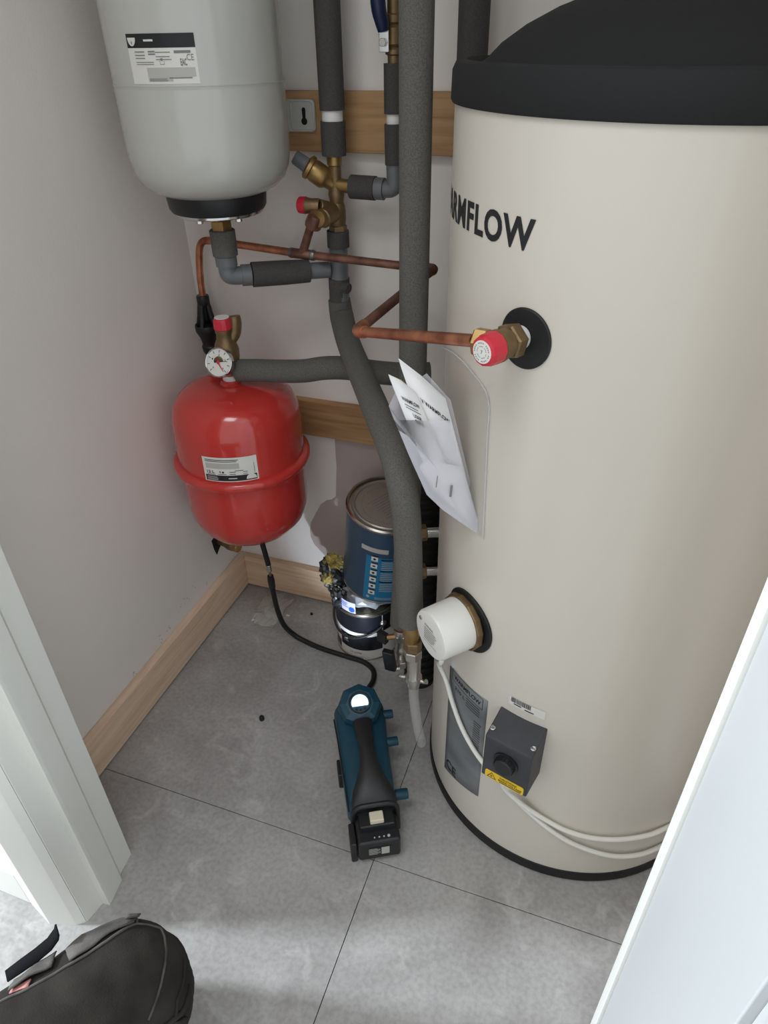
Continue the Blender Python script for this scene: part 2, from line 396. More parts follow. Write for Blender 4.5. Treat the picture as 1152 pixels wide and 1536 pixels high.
b = MB().lathe([(.0415,.012),(.0435,.014),(.0425,.066),(.0405,.0695),(.037,.0705),(0,.0705)], s0, n1, 56)
cap = part('heater_cap', b, MT['capwhite'], tank, 'white plastic immersion heater cap')
ux = Vector((-n1.y, n1.x, 0)); pm = planemap(s0+n1*.0708, ux, (0,0,1))
b = MB(); lettering(b, 'WARNING', pm, -.016, .012, .024, .004, .0002, .02)
lines(b, pm, -.016, .018, [.007-.0042*i for i in range(6)], .0014, .0002, .3, 1); quad(b, pm, -.018, -.019, .020, -.0183, .0002)
part('cap_print', b, MT['inkgrey'], cap)
b = MB().cyl(s0+n1*.0705+ux*-.026+Vector((0,0,.018)), s0+n1*.0725+ux*-.026+Vector((0,0,.018)), .0035); part('screw', b, MT['nickel'], cap)
# grey data plate
mp = cylmap(TC, TR, -139.4, 0)
b = MB(); rows = []
for j in range(9):
    t = j/8; rows.append([mp(u*.1045/8, .091+(.385-.091)*t+(.036*(1-t)+.010*t)*(u/8), .0006) for u in range(9)])
b.sheet(rows); plate = part('data_plate', b, MT['plate'], tank, 'large grey data sticker', solid=.0006)
b = MB(); lettering(b, 'CE', mp, .008, .109, .034, .026, .0014, .015); part('ce_mark', b, MT['ink'], plate)
b = MB(); lettering(b, 'WARMFLOW', mp, .018, .371, .072, .010, .0014, .02); lettering(b, '210 L', mp, .022, .348, .03, .008, .0014, .02)
for (u0, v0, u1, v1) in [(.012,.364,.013,.391),(.094,.364,.095,.391),(.012,.390,.095,.391),(.012,.364,.095,.365)]: quad(b, mp, u0, v0, u1, v1, .0014, 4)
lines(b, mp, .055, .093, [.357,.351,.345,.339], .002); lines(b, mp, .078, .096, [.32-.006*i for i in range(14)], .002)
part('plate_print', b, MT['ink'], plate)
# barcode strip
mp = cylmap(TC, TR, -110.7, .4225); b = MB(); quad(b, mp, 0, 0, .061, .0185, .0006, 6); bc = part('barcode_label', b, MT['labelw'], tank, 'small barcode sticker')
b = MB(); u = .004
while u < .038:
    w = random.choice([.0005,.0008,.0012]); quad(b, mp, u, .0085, u+w, .0185, .001); u += w+random.choice([.0005,.0008])
lines(b, mp, .009, .024, [.0045], .0022); lines(b, mp, .028, .044, [.0025], .0022); part('barcode_print', b, MT['ink'], bc)
# thermostat box with sloped shoulder
thb = -105.06; nb = tn(thb); tb = Vector((-nb.y, nb.x, 0)); ob = Vector((TC[0], TC[1], 0))+nb*TR
def bx(t, h, z): return ob+tb*t+nb*h+Vector((0,0,z))
ZB0, ZB1 = .289, .405
prof = [(-.006,ZB0),(.049,ZB0),(.0505,ZB0+.003),(.0505,.388),(.048,.391),(-.001,ZB1),(-.006,ZB1)]     # (out, height) side outline, seen along t
b = MB(); w = .040; n = len(prof)
v = [bx(-w, h, z) for h, z in prof]+[bx(w, h, z) for h, z in prof]
b.add(v, [tuple(range(n)), tuple(reversed(range(n,2*n)))]+[(i, n+i, n+(i+1)%n, (i+1)%n) for i in range(n)])
box = part('thermostat_box', b, MT['boxm'], tank, 'charcoal plastic thermostat box with a dial', .0025)
part('dial', MB().lathe([(.021,.0),(.021,.003),(.0168,.0035),(.0160,.0125),(.0145,.014),(0,.014)], bx(.000,.0505,.3500), nb, 32), MT['black'], box, 'black thermostat dial')
b = MB()
for k in range(16):
    a = 2*PI*k/16; c = bx(.000+.0165*math.cos(a), .0542, .3500+.0165*math.sin(a)); b.cyl(c, c+nb*.0085, .0010, 6)
part('dial_grip', b, MT['black'], box)
pm = planemap(bx(.001,.0507,.2950), tb, (0,0,1)); b = MB(); 
poly = []
for cx, cy, a0 in [(.030,.0005,-90),(.030,.0115,0),(-.030,.0115,90),(-.030,.0005,180)]:
    for k in range(4): a = math.radians(a0+30*k); poly.append((cx+.004*math.cos(a), cy+.004*math.sin(a)))
b.prism(poly, 0, .0006, lambda x, y, z: pm(x, y, z)); wl2 = part('warning_label', b, MT['yellow'], box, 'yellow electric warning label')
b = MB()
def tri_ring(b, cx, cy, r, t):
    o = [(cx+r*math.cos(a), cy+r*math.sin(a)) for a in (PI/2, PI/2+2*PI/3, PI/2+4*PI/3)]; i = [(cx+(r-t)*math.cos(a), cy+(r-t)*math.sin(a)) for a in (PI/2, PI/2+2*PI/3, PI/2+4*PI/3)]
    b.add([pm(*p, .001) for p in o+i], [(k, (k+1)%3, 3+(k+1)%3, 3+k) for k in range(3)])
tri_ring(b, -.022, .0042, .0098, .0024)
b.add([pm(x, y, .001) for x, y in [(-.0215,.0085),(-.0245,.0040),(-.0223,.0040),(-.0230,.0010),(-.0200,.0050),(-.0220,.0050)]], [(0,1,2,5),(2,3,4,5)])
lettering(b, 'CAUTION!', pm, -.008, .0080, .030, .0042, .001, .02); lettering(b, 'MAINS VOLTAGE', pm, -.010, .0022, .041, .0040, .001, .02); lines(b, pm, -.008, .03, [-.001], .0016, .001, .05, 1)
part('warning_print', b, MT['ink'], wl2)
for t in (-.0345, .0345):
    c = bx(t, .036, .3955); part('screw', MB().lathe([(.0045,0),(.0045,.002),(.003,.0035),(0,.0037)], c, (nb*.28+Vector((0,0,.96))), 16), MT['chrome'], box)
part('gland', MB().lathe([(0,0),(.009,0),(.009,.006),(.006,.010),(0,.010)], bx(-.008,.034,ZB0), (0,0,-1), 20), MT['black'], box)
# chromed ports on the hidden left side
for z in (.5315, .4385):
    c = Vector((.6275, -.300, z)); 
    part('port_stub', MB().cyl((.66, -.265, z), (.60, -.290, z), .0105), MT['chrome'], tank, 'chromed connection stub')
    part('port_nut', MB().hexn((.606, -.2865, z), (.585, -.2985, z), .016), MT['brassold'], tank, 'brass compression nut')

# white flexes
def cable(name, label, pts, r=.0042):
    return tag(part(name, MB().tube(pts, r, 12), MT['cable']), label, 'cable')
c1 = [s0+n1*.045+Vector((0,0,-.041)), s0+n1*.047+Vector((0,0,-.072))] + [tp(t, z, h) for t, z, h in [(-139,.400,.024),(-137.5,.360,.012),(-134,.322,.0085),(-128.5,.286,.007),(-122.5,.262,.007),(-117,.247,.008),(-113,.250,.012)]] + [bx(-.024,.018,.2895)]
cable('heater_cable', 'white cable dropping from the white heater cap to the black box', c1)
c2 = [bx(-.008,.034,ZB0-.008)] + [tp(t, z, h) for t, z, h in [(-106,.245,.026),(-100,.208,.014),(-93,.184,.008),(-85,.166,.007),(-76,.155,.007),(-66,.150,.007),(-55,.147,.007),(-44,.147,.006)]]
cable('flex_cable', 'upper white cable from under the black box, curving right around the cream tank', c2)
c3 = [bx(-.004,.030,ZB0-.004)] + [tp(t, z, h) for t, z, h in [(-105,.232,.018),(-99,.192,.009),(-91,.160,.007),(-83,.134,.007),(-74,.112,.007),(-65,.094,.007),(-55,.085,.007),(-44,.082,.006)]]
cable('flex_cable', 'lower white cable under the black box, drooping close to the tank base', c3)

# ------------------------------------------------------------------ temperature relief valve on the tank
nv = tn(-119.5); sv = tp(-119.5, 1.0145)
rv = thing('relief_valve', 'brass relief valve with red cap pointing out of the cream tank front', 'valve', sv)
part('thread_tape', MB().lathe([(.0125,.0025),(.0135,.004),(.013,.018),(.012,.019)], sv, nv, 28), MT['ptfe'], rv, 'white tape on the thread')
part('hex_body', MB().hexn(sv+nv*.013, sv+nv*.029, .0205, 6, .3), MT['brassold'], rv)
part('body', MB().lathe([(.0165,.028),(.0165,.040),(.0185,.042),(.0185,.047),(.016,.048)], sv, nv, 32), MT['brassold'], rv)
rc = part('red_cap', MB().lathe([(.016,.047),(.0185,.048),(.0178,.063),(.0165,.067),(.013,.0685),(0,.0685)], sv, nv, 12, False), MT['redcap'], rv, 'red faceted plastic cap')
part('cap_disc', MB().lathe([(.0128,.0685),(.0128,.0693),(0,.0695)], sv, nv, 32), MT['capwhite'], rc, 'white round disc')
uv = Vector((-nv.y, nv.x, 0)); pm = planemap(sv+nv*.0696, uv, (0,0,1)); b = MB()
for k in range(28):
    a = 2*PI*k/28
    for r, dr in ((.0095,.0014),(.006,.001)):
        if (k*7) % 5: b.add([pm(r*math.cos(a), r*math.sin(a), .0002), pm((r+dr)*math.cos(a), (r+dr)*math.sin(a), .0002), pm((r+dr)*math.cos(a+.12), (r+dr)*math.sin(a+.12), .0002), pm(r*math.cos(a+.12), r*math.sin(a+.12), .0002)], [(0,1,2,3)])
lettering(b, '7', pm, -.0013, -.002, .0026, .0042, .0002, .02); part('disc_print', b, MT['inkgrey'], rc)
vo = sv+nv*.040; vdir = Vector((-.985, .17, .0)).normalized()
part('outlet', MB().cyl(vo, vo+vdir*.030, .0125), MT['brassold'], rv)
part('outlet_nut', MB().hexn(vo+vdir*.014, vo+vdir*.030, .0160, 6, .2), MT['brass'], rv)

# ------------------------------------------------------------------ copper discharge pipes
ve = vo+vdir*.030
E2 = Vector((.5204, -.3824, .9432)); E1 = Vector((.5577, -.120, .9641))
E2 = Vector((ve.x-.21, E2.y, .9432)) if False else E2
cp = thing('copper_pipe', 'bright copper pipe elbowing from the red-capped tank valve back behind the grey pipe', 'pipe', E2)
d1 = (ve-E2).normalized(); d2 = (E1-E2).normalized()
part('front_run', MB().tube([ve, ve*.5+E2*.5, E2+d1*.016], .0075, 20, True, True, 1), MT['copper'], cp)
part('elbow', MB().tube([E2+d1*.024, E2+d1*.012, E2+(d1+d2)*.0025, E2+d2*.012, E2+d2*.024], [.0088,.0092,.0092,.0092,.0088], 20), MT['copper'], cp, 'soldered copper elbow')
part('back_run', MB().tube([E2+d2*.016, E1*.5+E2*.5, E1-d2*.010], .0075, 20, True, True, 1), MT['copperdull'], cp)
L0 = Vector((.0455, -.030, .957)); TT = Vector((.2943, -.0800, .9610))
L1 = Vector((.070, -.034, .958))
c1 = thing('copper_pipe', 'long copper pipe crossing the back wall, bending down at left into the black funnel', 'pipe', TT)
dd = (E1-L1).normalized()
part('run', MB().tube([Vector((.0265,-.03,.838)), Vector((.0285,-.03,.88)), Vector((.0345,-.03,.925)), Vector((.0405,-.03,.946)), Vector((.052,-.0315,.957)), Vector((.072,-.035,.960)), Vector((.12,-.0445,.9605)), TT], .0073, 20, True, True, 8), MT['copper'], c1)
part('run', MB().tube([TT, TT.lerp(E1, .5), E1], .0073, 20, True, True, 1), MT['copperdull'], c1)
d3 = (E1-TT).normalized(); TJ = TT
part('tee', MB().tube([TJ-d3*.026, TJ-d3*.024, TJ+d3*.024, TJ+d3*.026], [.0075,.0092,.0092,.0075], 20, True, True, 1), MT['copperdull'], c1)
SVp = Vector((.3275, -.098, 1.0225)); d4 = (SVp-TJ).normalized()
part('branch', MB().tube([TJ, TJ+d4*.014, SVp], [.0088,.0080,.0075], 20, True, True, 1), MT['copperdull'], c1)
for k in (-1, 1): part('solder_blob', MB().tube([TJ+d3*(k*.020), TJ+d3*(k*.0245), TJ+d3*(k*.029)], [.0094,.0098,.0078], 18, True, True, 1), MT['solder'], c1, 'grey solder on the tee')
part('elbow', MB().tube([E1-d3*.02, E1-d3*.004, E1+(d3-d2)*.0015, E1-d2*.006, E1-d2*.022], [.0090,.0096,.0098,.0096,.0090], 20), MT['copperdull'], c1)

# black tundish under the left end of that pipe
tc_ = Vector((.0262, -.030, 0)); TZ = Vector((0,0,1))
td = thing('tundish', 'black plastic funnel on the copper pipe beside the left wall', 'funnel', (tc_.x, tc_.y, .735))
part('socket', MB().lathe([(0,.845),(.0125,.845),(.0135,.842),(.0135,.826),(.011,.822),(0,.822)], tc_, TZ, 28), MT['black'], td)
b = MB()
for k in range(2):
    s = 1 if k else -1
    b.tube([tc_+Vector((s*.0095,0,.826)), tc_+Vector((s*.014,0,.80)), tc_+Vector((s*.0215,0,.777))], [.0058,.0066,.0062], 10, True, True, 3)
    b.tube([tc_+Vector((0,s*.0095,.826)), tc_+Vector((0,s*.014,.80)), tc_+Vector((0,s*.0215,.777))], [.0054,.0052,.005], 10, True, True, 3)
part('rib_cage', b, MT['black'], td, 'slim ribs around an air gap')
part('nozzle', MB().lathe([(0,.824),(.0085,.824),(.0085,.796),(.006,.790),(0,.790)], tc_, TZ, 20), MT['rubber'], td)
part('funnel', MB().lathe([(.022,.781),(.026,.782),(.0272,.778),(.0265,.768),(.020,.755),(.0168,.742),(.0168,.736),(.019,.733),(.0178,.722),(.0145,.716),(0,.716)], tc_, TZ, 36), MT['black'], td)
p_ = thing('copper_pipe', 'short dull copper pipe below the black funnel, behind the gauge', 'pipe', (.0262,-.03,.6))
part('run', MB().tube([(.0262,-.030,.720),(.0255,-.030,.66),(.0235,-.024,.60),(.013,-.012,.52)], .0075, 16, True, True, 4), MT['copperdull'], p_)

# ------------------------------------------------------------------ insulated pipes
def foam_pipe(name, label, parts, loc):
    """parts: (part name, points, radius, material)"""
    t = thing(name, label, 'pipe', loc)
    for q in parts:
        part(q[0], MB().tube(q[1], q[2], 32, True, True, q[4] if len(q) > 4 else 1), q[3], t, q[5] if len(q) > 5 else None)
    return t
GF, DF, GP = MT['foam'], MT['foamd'], MT['gplastic']
P1 = [(.5785,-.2877,2.38),(.5778,-.2877,1.3171),(.5768,-.2880,.8687),(.5706,-.2900,.584),(.5572,-.2943,.290)]
t = foam_pipe('insulated_pipe', 'thick grey foam covered pipe running full height in front, left of the tank', [('foam_sleeve', P1, .0222, GF, 5), ('pipe_core', [(.5574,-.2942,.296),(.5566,-.2945,.272)], .011, MT['copend'])], (.557,-.294,.27))
# diagonal sleeve down to the front drain
DG = [(.3515,-.050,.872),(.358,-.056,.838),(.405,-.140,.822),(.470,-.245,.812),(.545,-.365,.802),(.597,-.442,.782),(.6205,-.4700,.735),(.6275,-.4712,.665),(.6315,-.4700,.52),(.6328,-.4696,.478)]
foam_pipe('insulated_pipe', 'grey foam covered pipe slanting from the wall then dropping to the front drain valve', [('foam_sleeve', DG, [.0215,.0235]+[.0222]*8, GF, 6), ('pipe_core', [(.6327,-.4696,.484),(.6333,-.4694,.466)], .011, MT['brassold'])], (.633,-.469,.466))
b = MB()
for (q, s) in [((.6095,-.4905,.712), .006), ((.6125,-.4915,.706), .004)]:
    for k in range(3):
        a = k*2.1+.4; q_ = Vector(q); b.add([q_, q_+Vector((math.cos(a), -.15, math.sin(a)))*s, q_+Vector((math.cos(a+.5), -.15, math.sin(a+.5)))*s*.8], [(0,1,2)])
# left wall stack, upper half
X2, Y2 = .3568, -.050
foam_pipe('insulated_pipe', 'dark foam covered pipe on the back wall, just right of the white vessel', [
  ('foam_sleeve', [(.3574,Y2,2.38),(.3572,Y2,1.1925)], .0212, DF), ('pipe_ring', [(.357,Y2,1.196),(.3568,Y2,1.172)], .0178, MT['capwhite'], 1, 'bare pale pipe between the foam sleeves'),
  ('foam_sleeve', [(.3570,Y2,1.1765),(.3566,Y2,1.124)], .0212, DF)], (X2,Y2,1.124))
# brass combination valve
cv = thing('pressure_valve', 'brass pressure reducing valve with grey knob angled up, under the dark wall pipe', 'valve', (X2,Y2,1.05))
BR = MT['brass']; BO = MT['brassold']
part('top_nut', MB().cyl((X2,Y2,1.124),(X2,Y2,1.108),.0135), BR, cv)
part('body', MB().tube([(X2,Y2,1.110),(X2,Y2,1.085),(X2,Y2,1.062),(X2,Y2,1.046)], [.0112,.0105,.0145,.0112], 24, True, True, 4), BO, cv)
ax = Vector((-.0600,-.018,.0430)).normalized(); pc = Vector((X2-.004,Y2,1.077))
part('angled_barrel', MB().lathe([(.012,0),(.0135,.012),(.0165,.016),(.019,.020),(.019,.040),(.0175,.045),(.0205,.047),(.0205,.053),(.016,.056),(0,.056)], pc, ax, 32), BR, cv)
part('knob', MB().lathe([(.015,.054),(.0125,.058),(.0118,.078),(.010,.081),(0,.081)], pc, ax, 24), GP, cv, 'grey plastic adjusting knob')
part('side_spigot', MB().cyl((X2,Y2,1.0765),(X2+.033,Y2,1.0755),.0115), BR, cv)
sv2 = thing('safety_valve', 'brass safety valve with small red cap pointing left, above the copper pipe', 'valve', (X2,-.06,1.02))
part('body', MB().lathe([(.0125,0),(.0145,.004),(.0155,.012),(.0155,.026),(.0145,.034),(.0125,.040)], (X2,Y2,1.008), (0,0,1), 28), BO, sv2)
part('boss', MB().cyl((X2-.004,-.060,1.033),(X2-.010,-.096,1.029),.0165), BO, sv2)
part('plug', MB().lathe([(.0155,0),(.0155,.010),(.0135,.014),(.004,.0155),(0,.0165)], (X2-.011,-.092,1.029), (-.16,-.97,.12), 28), BR, sv2, 'round brass plug')
ra = Vector((-1,-.02,.03)).normalized(); rp0 = Vector((X2-.018,-.082,1.046)); part('neck_arm', MB().cyl((X2-.002,-.058,1.036), (X2-.021,-.083,1.0465), .0125), BO, sv2)
part('cap_neck', MB().lathe([(.012,0),(.0135,.004),(.0125,.020),(.0135,.024),(.0135,.027),(0,.027)], rp0, ra, 24), BO, sv2)
part('red_cap', MB().lathe([(.0138,.027),(.0148,.028),(.0140,.040),(.012,.042),(0,.0425)], rp0, ra, 14, False), MT['redcap'], sv2, 'small red plastic cap')
part('outlet_cup', MB().lathe([(.0150,.0),(.0155,.004),(.0140,.018),(.0115,.024),(0,.024)], SVp+Vector((.001,.001,-.006)), d4, 24), MT['copperdull'], sv2)
part('bottom_nut', MB().hexn((X2,Y2,1.010),(X2,Y2,.996),.0165), BO, sv2)
# lower stack with grey plastic tee
ls = foam_pipe('insulated_pipe', 'short grey plastic pipe with foam collars, below the brass safety valve', [
  ('foam_sleeve', [(.356,Y2,1.000),(.3557,Y2,.971)], .0205, DF), ('pipe_core', [(.3557,Y2,.975),(.3535,Y2,.868)], .0175, GP),
  ('foam_sleeve', [(.3535,Y2,.9135),(.3528,Y2,.892)], .0200, DF), ('foam_sleeve', [(.3522,Y2,.893),(.3512,Y2,.867)], .0188, DF)], (X2,Y2,.867))
part('collar_lug', MB().cyl((.3625,-.057,.900),(.378,-.062,.898),.010), DF, ls)
# right hand stack: lever valve, foam, grey elbow to the brass valve
X3 = .4655
rs = foam_pipe('insulated_pipe', 'thin dark foam pipe with grey elbow, half hidden behind the thick front pipe', [
  ('foam_sleeve', [(.4665,Y2,1.258),(.4662,Y2,1.1885)], .0155, DF), ('pipe_ring', [(.4662,Y2,1.192),(.4662,Y2,1.170)], .0118, MT['capwhite'], 1, 'bare pale pipe between the foam sleeves'),
  ('foam_sleeve', [(.4662,Y2,1.174),(.4668,Y2,1.113)], .0155, DF),
  ('elbow', [(.4668,Y2,1.114),(.4672,Y2,1.094),(.4668,Y2,1.080),(.459,Y2,1.0742),(.444,Y2,1.0740)], .0138, GP, 5, 'smooth grey plastic elbow'),
  ('elbow_collar', [(.4485,Y2,1.0740),(.4325,Y2,1.0742)], .0180, GP), ('foam_sleeve', [(.4320,Y2,1.0744),(.386,Y2,1.0752)], .0196, DF)], (X3,Y2,1.07))
bv = thing('ball_valve', 'small ball valve with steel lever and blue handle, top of the thin pipe', 'valve', (.4660,Y2,1.27))
part('body', MB().lathe([(.007,1.256),(.010,1.258),(.010,1.268),(.0135,1.270),(.0135,1.276),(.011,1.279),(.015,1.283),(.015,1.304),(.011,1.308),(.0135,1.311),(.0135,1.32),(.010,1.322),(.010,1.5)], (.4675,Y2,0), TZ, 20), BO, bv)
b = MB(); b.box((.4515,-.0745,1.273),(.4675,-.0722,1.312)); lv = part('lever', b, MT['chrome'], bv, 'steel lever plate', .001)
part('lever_nut', MB().hexn((.4590,-.0735,1.286),(.4590,-.0800,1.286),.0062), MT['nickel'], bv)
part('stem', MB().cyl((.4600,-.050,1.286),(.4600,-.074,1.286),.006), MT['nickel'], bv)
part('handle', MB().tube([(.4595,-.075,1.300),(.4575,-.077,1.312),(.4535,-.081,1.335),(.4520,-.083,1.40)], [.0085,.0105,.0115,.010], 16, True, True, 4), MT['handle'], bv, 'dark blue sleeve on the lever')
# dark pipe rising behind the tank lid
foam_pipe('insulated_pipe', 'dark foam covered pipe rising behind the black tank lid', [('foam_sleeve', [(.594,-.052,2.38),(.594,-.052,.62)], .0235, DF)], (.594,-.052,.62))
# horizontal grey pipe from the red tank's valve
H1 = [(.172,-.165,.748),(.215,-.160,.7515),(.262,-.156,.7545),(.312,-.150,.759),(.352,-.143,.767),(.392,-.128,.766),(.436,-.112,.758),(.492,-.098,.754),(.545,-.075,.752)]
foam_pipe('insulated_pipe', 'grey foam covered pipe running level above the red tank to behind the slanting pipe', [('foam_sleeve', H1, .0225, GF, 5)], (.30,-.15,.74))

# ------------------------------------------------------------------ white expansion vessel
WC = (.1894, -.1764); WB = (WC[0], WC[1], 0); WR = .1315
wv = thing('expansion_vessel', 'glossy white upright expansion vessel hung high on the wall at left', 'pressure vessel', (WC[0], WC[1], 1.07))
part('shell', MB().lathe([(.075,1.081),(.090,1.083),(.105,1.090),(.118,1.101),(.1265,1.118),(.1305,1.140),(WR,1.165),(WR,1.2345),(WR,1.2368),(WR+.0005,1.2378),(WR+.0005,1.2392),(WR,1.2402),(WR,1.2425),(WR-.0003,1.38),(WR-.0005,1.42),(.125,1.50),(.10,1.545),(.05,1.57),(0,1.575)], WB, n=96), MT['white'], wv)
part('seam_line', MB().lathe([(WR+.0005,1.2388),(WR+.0009,1.2392),(WR+.0009,1.2400),(WR+.0005,1.2404)], WB, n=96), MT['labelg'], wv, 'fine seam line around the shell')
part('ring', MB().lathe([(.06,1.085),(.084,1.0845),(.0845,1.080),(.0825,1.060),(.079,1.054),(.05,1.054)], WB, n=64), MT['black'], wv, 'black rubber ring at the bottom')
fl = part('flange', MB().lathe([(0,1.0545),(.0745,1.0545),(.076,1.053),(.076,1.0495),(.0745,1.048),(0,1.048)], WB, n=64), MT['chrome'], wv, 'chrome bottom flange')
for k in range(6):
    a = PI/6+2*PI*k/6; c = Vector((WC[0]+.064*math.cos(a), WC[1]+.064*math.sin(a), 1.048)); part('bolt', MB().hexn(c, c-TZ*.006, .0058), MT['chrome'], fl)
part('connector', MB().cyl((*WC,1.048),(*WC,1.030),.0125), MT['chrome'], wv)
part('nut', MB().hexn((*WC,1.036),(*WC,1.016),.0185, 6, .35), BR, wv, 'brass hexagonal nut')
# label
mp = cylmap(WC, WR, -102.5, 1.2435); LW = math.radians(44.5)*WR
b = MB(); quad(b, mp, 0, 0, LW, .0425, .0004, 14); lab = part('rating_label', b, MT['labelw'], wv, 'pale rating label with a black header')
b = MB(); quad(b, mp, 0, .0425, LW, .0590, .0006, 14); part('label_header', b, MT['ink'], lab, 'black header strip')
b = MB()
v = [mp(.0095+.0072*math.cos(a), .0545-.0098*abs(math.sin(a)), .001) for a in [PI*k/12 for k in range(13)]]; b.add([mp(.0095,.0545,.001)]+v, [(0,k+1,k+2) for k in range(12)])
quad(b, mp, .030, .0500, .0445, .0523, .001, 3); part('header_print', b, MT['labelw'], lab, 'white emblem and word on the header')
b = MB()
v = [mp(.0095+dx, .0485+dy, .0013) for dx, dy in [(0,.003),(-.0012,0),(0,-.0026),(.0012,0)]]; b.add(v, [(0,1,2,3)])
lines(b, mp, .012, .030, [.0375,.0335,.030], .0011); lines(b, mp, .034, .046, [.0345,.0375], .0016); lines(b, mp, .072, .095, [.0362], .003, jit=.02)
lines(b, mp, .012, .042, [.0255,.023], .0008); lines(b, mp, .045, .068, [.037,.032,.0285], .0009)
quad(b, mp, .0515, .0275, .0545, .0305, .001, 2); quad(b, mp, .050, .0235, .0505, .0275, .001); quad(b, mp, .056, .0235, .0565, .0275, .001); quad(b, mp, .050, .0230, .0565, .0235, .001, 2)
lettering(b, 'EAC', mp, .079, .0215, .009, .0085, .001, .03); lettering(b, 'CE', mp, .0885, .0275, .0095, .0075, .001, 0)
lines(b, mp, .030, .060, [.0035,.0055], .0010); lines(b, mp, .060, .098, [.0065], .0014); part('label_print', b, MT['inkgrey'], lab)
b = MB(); quad(b, mp, .028, .0085, .098, .0195, .0007, 8); quad(b, mp, .028, .0030, .065, .0085, .0007, 6); part('text_block', b, MT['labelg'], lab, 'grey block of fine print')
# mounting bracket with a keyhole
b = MB(); y0, y1 = -.0035, -.0010
def rrect(x0, z0, x1, z1, r, n=5):
    o = []
    for cx, cz, a0 in [(x1-r,z0+r,-90),(x1-r,z1-r,0),(x0+r,z1-r,90),(x0+r,z0+r,180)]:
        for k in range(n+1): a = math.radians(a0+90*k/n); o.append((cx+r*math.cos(a), cz+r*math.sin(a)))
    return o
br = MB().prism(rrect(.240,1.1535,.3045,1.2045,.008), .0008, .0062, lambda x, z, d: (x, -d, z))
bk = part('bracket', br, MT['white'], wv, 'white pressed bracket with a keyhole slot', .0012)
rim = [Vector((x, -.0066, z)) for x, z in rrect(.2585,1.1560,.3020,1.2020,.007)]; rim.append(rim[0])
part('bracket_rim', MB().tube(rim, .0017, 8, False, True, 1), MT['white'], bk)
kp = [(.2835+.0058*math.cos(a), 1.1705+.0058*math.sin(a)) for a in [math.radians(-240+ (300)*k/14) for k in range(15)]]
kp += [(.2835+.0036*math.cos(a), 1.1885+.0036*math.sin(a)) for a in [math.radians(180*k/8) for k in range(9)]]
part('keyhole', MB().prism(kp, .0060, .0068, lambda x, z, d: (x, -d, z)), MT['hole'], bk, 'dark keyhole slot')
part('bracket_arm', MB().box((.235,-.060,1.160),(.243,-.001,1.198)), MT['white'], wv)
# grey elbow pipe under the vessel
wx, wy = WC
e = thing('elbow_pipe', 'grey plastic elbow with foam sleeves from the white vessel to the wall stack', 'pipe', (wx, wy, .93))
part('foam_sleeve', MB().lathe([(.015,1.0195),(.0205,1.0195),(.0225,1.018),(.0222,.976),(.0212,.975),(.012,.975)], (wx, wy, 0), TZ, 36), GF, e)
part('elbow_collar', MB().tube([(wx,wy,.9765),(wx,wy,.9575)], .0192, 28, True, True, 1), GP, e)
q0 = Vector((wx, wy, .9385)); q1 = Vector((.3385, -.0605, .9305)); dq = (q1-q0).normalized()
part('elbow', MB().tube([(wx,wy,.962),(wx,wy,.952),(q0+Vector((.0015,.0005,.0035))),(q0+dq*.010+TZ*.0005),(q0+dq*.026)], .0162, 24, True, True, 6), GP, e, 'smooth grey plastic elbow')
part('elbow_collar', MB().tube([q0+dq*.024, q0+dq*.041], .0190, 28, True, True, 1), GP, e)
part('foam_sleeve', MB().tube([q0+dq*.043, q0+dq*.10, q0+dq*.150], [.0222,.0220,.0205], 32, True, True, 3), DF, e)
part('spigot', MB().tube([q0+dq*.145, q1], .0150, 24, True, True, 1), GP, e)

# ------------------------------------------------------------------ red heating vessel
RC = (.1535, -.1645); RB = (RC[0], RC[1], 0)
rd = thing('expansion_tank', 'red round expansion tank with a rolled rim, low in the wall corner', 'pressure vessel', (RC[0], RC[1], .35))
part('shell', MB().lathe([(0,.350),(.04,.352),(.075,.362),(.102,.378),(.120,.400),(.1295,.428),(.132,.455),(.1330,.53),(.1340,.57),(.1335,.640),(.130,.665),(.121,.688),(.103,.705),(.075,.715),(.045,.718),(.023,.720),(.0195,.724),(.0195,.728),(.0,.728)], RB, n=96), MT['red'], rd)
part('rim', MB().lathe([(.131,.541),(.139,.541),(.1435,.543),(.1462,.548),(.1466,.554),(.1450,.559),(.141,.562),(.136,.5625),(.131,.564)], RB, n=96), MT['red'], rd, 'rolled seam rim around the middle')
mp = cylmap(RC, .1342, -92.8, .5655); LW = math.radians(46.8)*.1342
b = MB(); quad(b, mp, 0, 0, LW, .0555, .0005, 14); lab = part('rating_label', b, MT['labelw'], rd, 'white rating label with a black foot strip')
b = MB(); quad(b, mp, .003, .002, LW-.003, .0150, .0008, 14); part('label_foot', b, MT['ink'], lab, 'black strip along the label foot')
b = MB(); v = [mp(.0955+.0105*math.cos(a), .0045+.0115*math.sin(a), .0011) for a in [PI*k/12 for k in range(13)]]; b.add([mp(.0955,.0045,.0011)]+v, [(0,k+1,k+2) for k in range(12)])
part('emblem', b, MT['labelw'], lab, 'white half round emblem'); b = MB(); quad(b, mp, .050, .0072, .067, .0092, .0011, 4); part('foot_word', b, MT['labelw'], lab); b = MB(); lines(b, mp, .006, .030, [.0115,.0090,.0065,.004], .0007, .0011); part('foot_print', b, MT['labelw'], lab)
b = MB(); quad(b, mp, .006, .030, .074, .0425, .0008, 10); part('text_block', b, MT['labelg'], lab, 'grey block of fine print')
b = MB(); lines(b, mp, .006, .076, [.0495,.0460], .0014, .0011, .1, 8); lettering(b, '12 L', mp, .007, .0195, .016, .0065, .0011, .03)
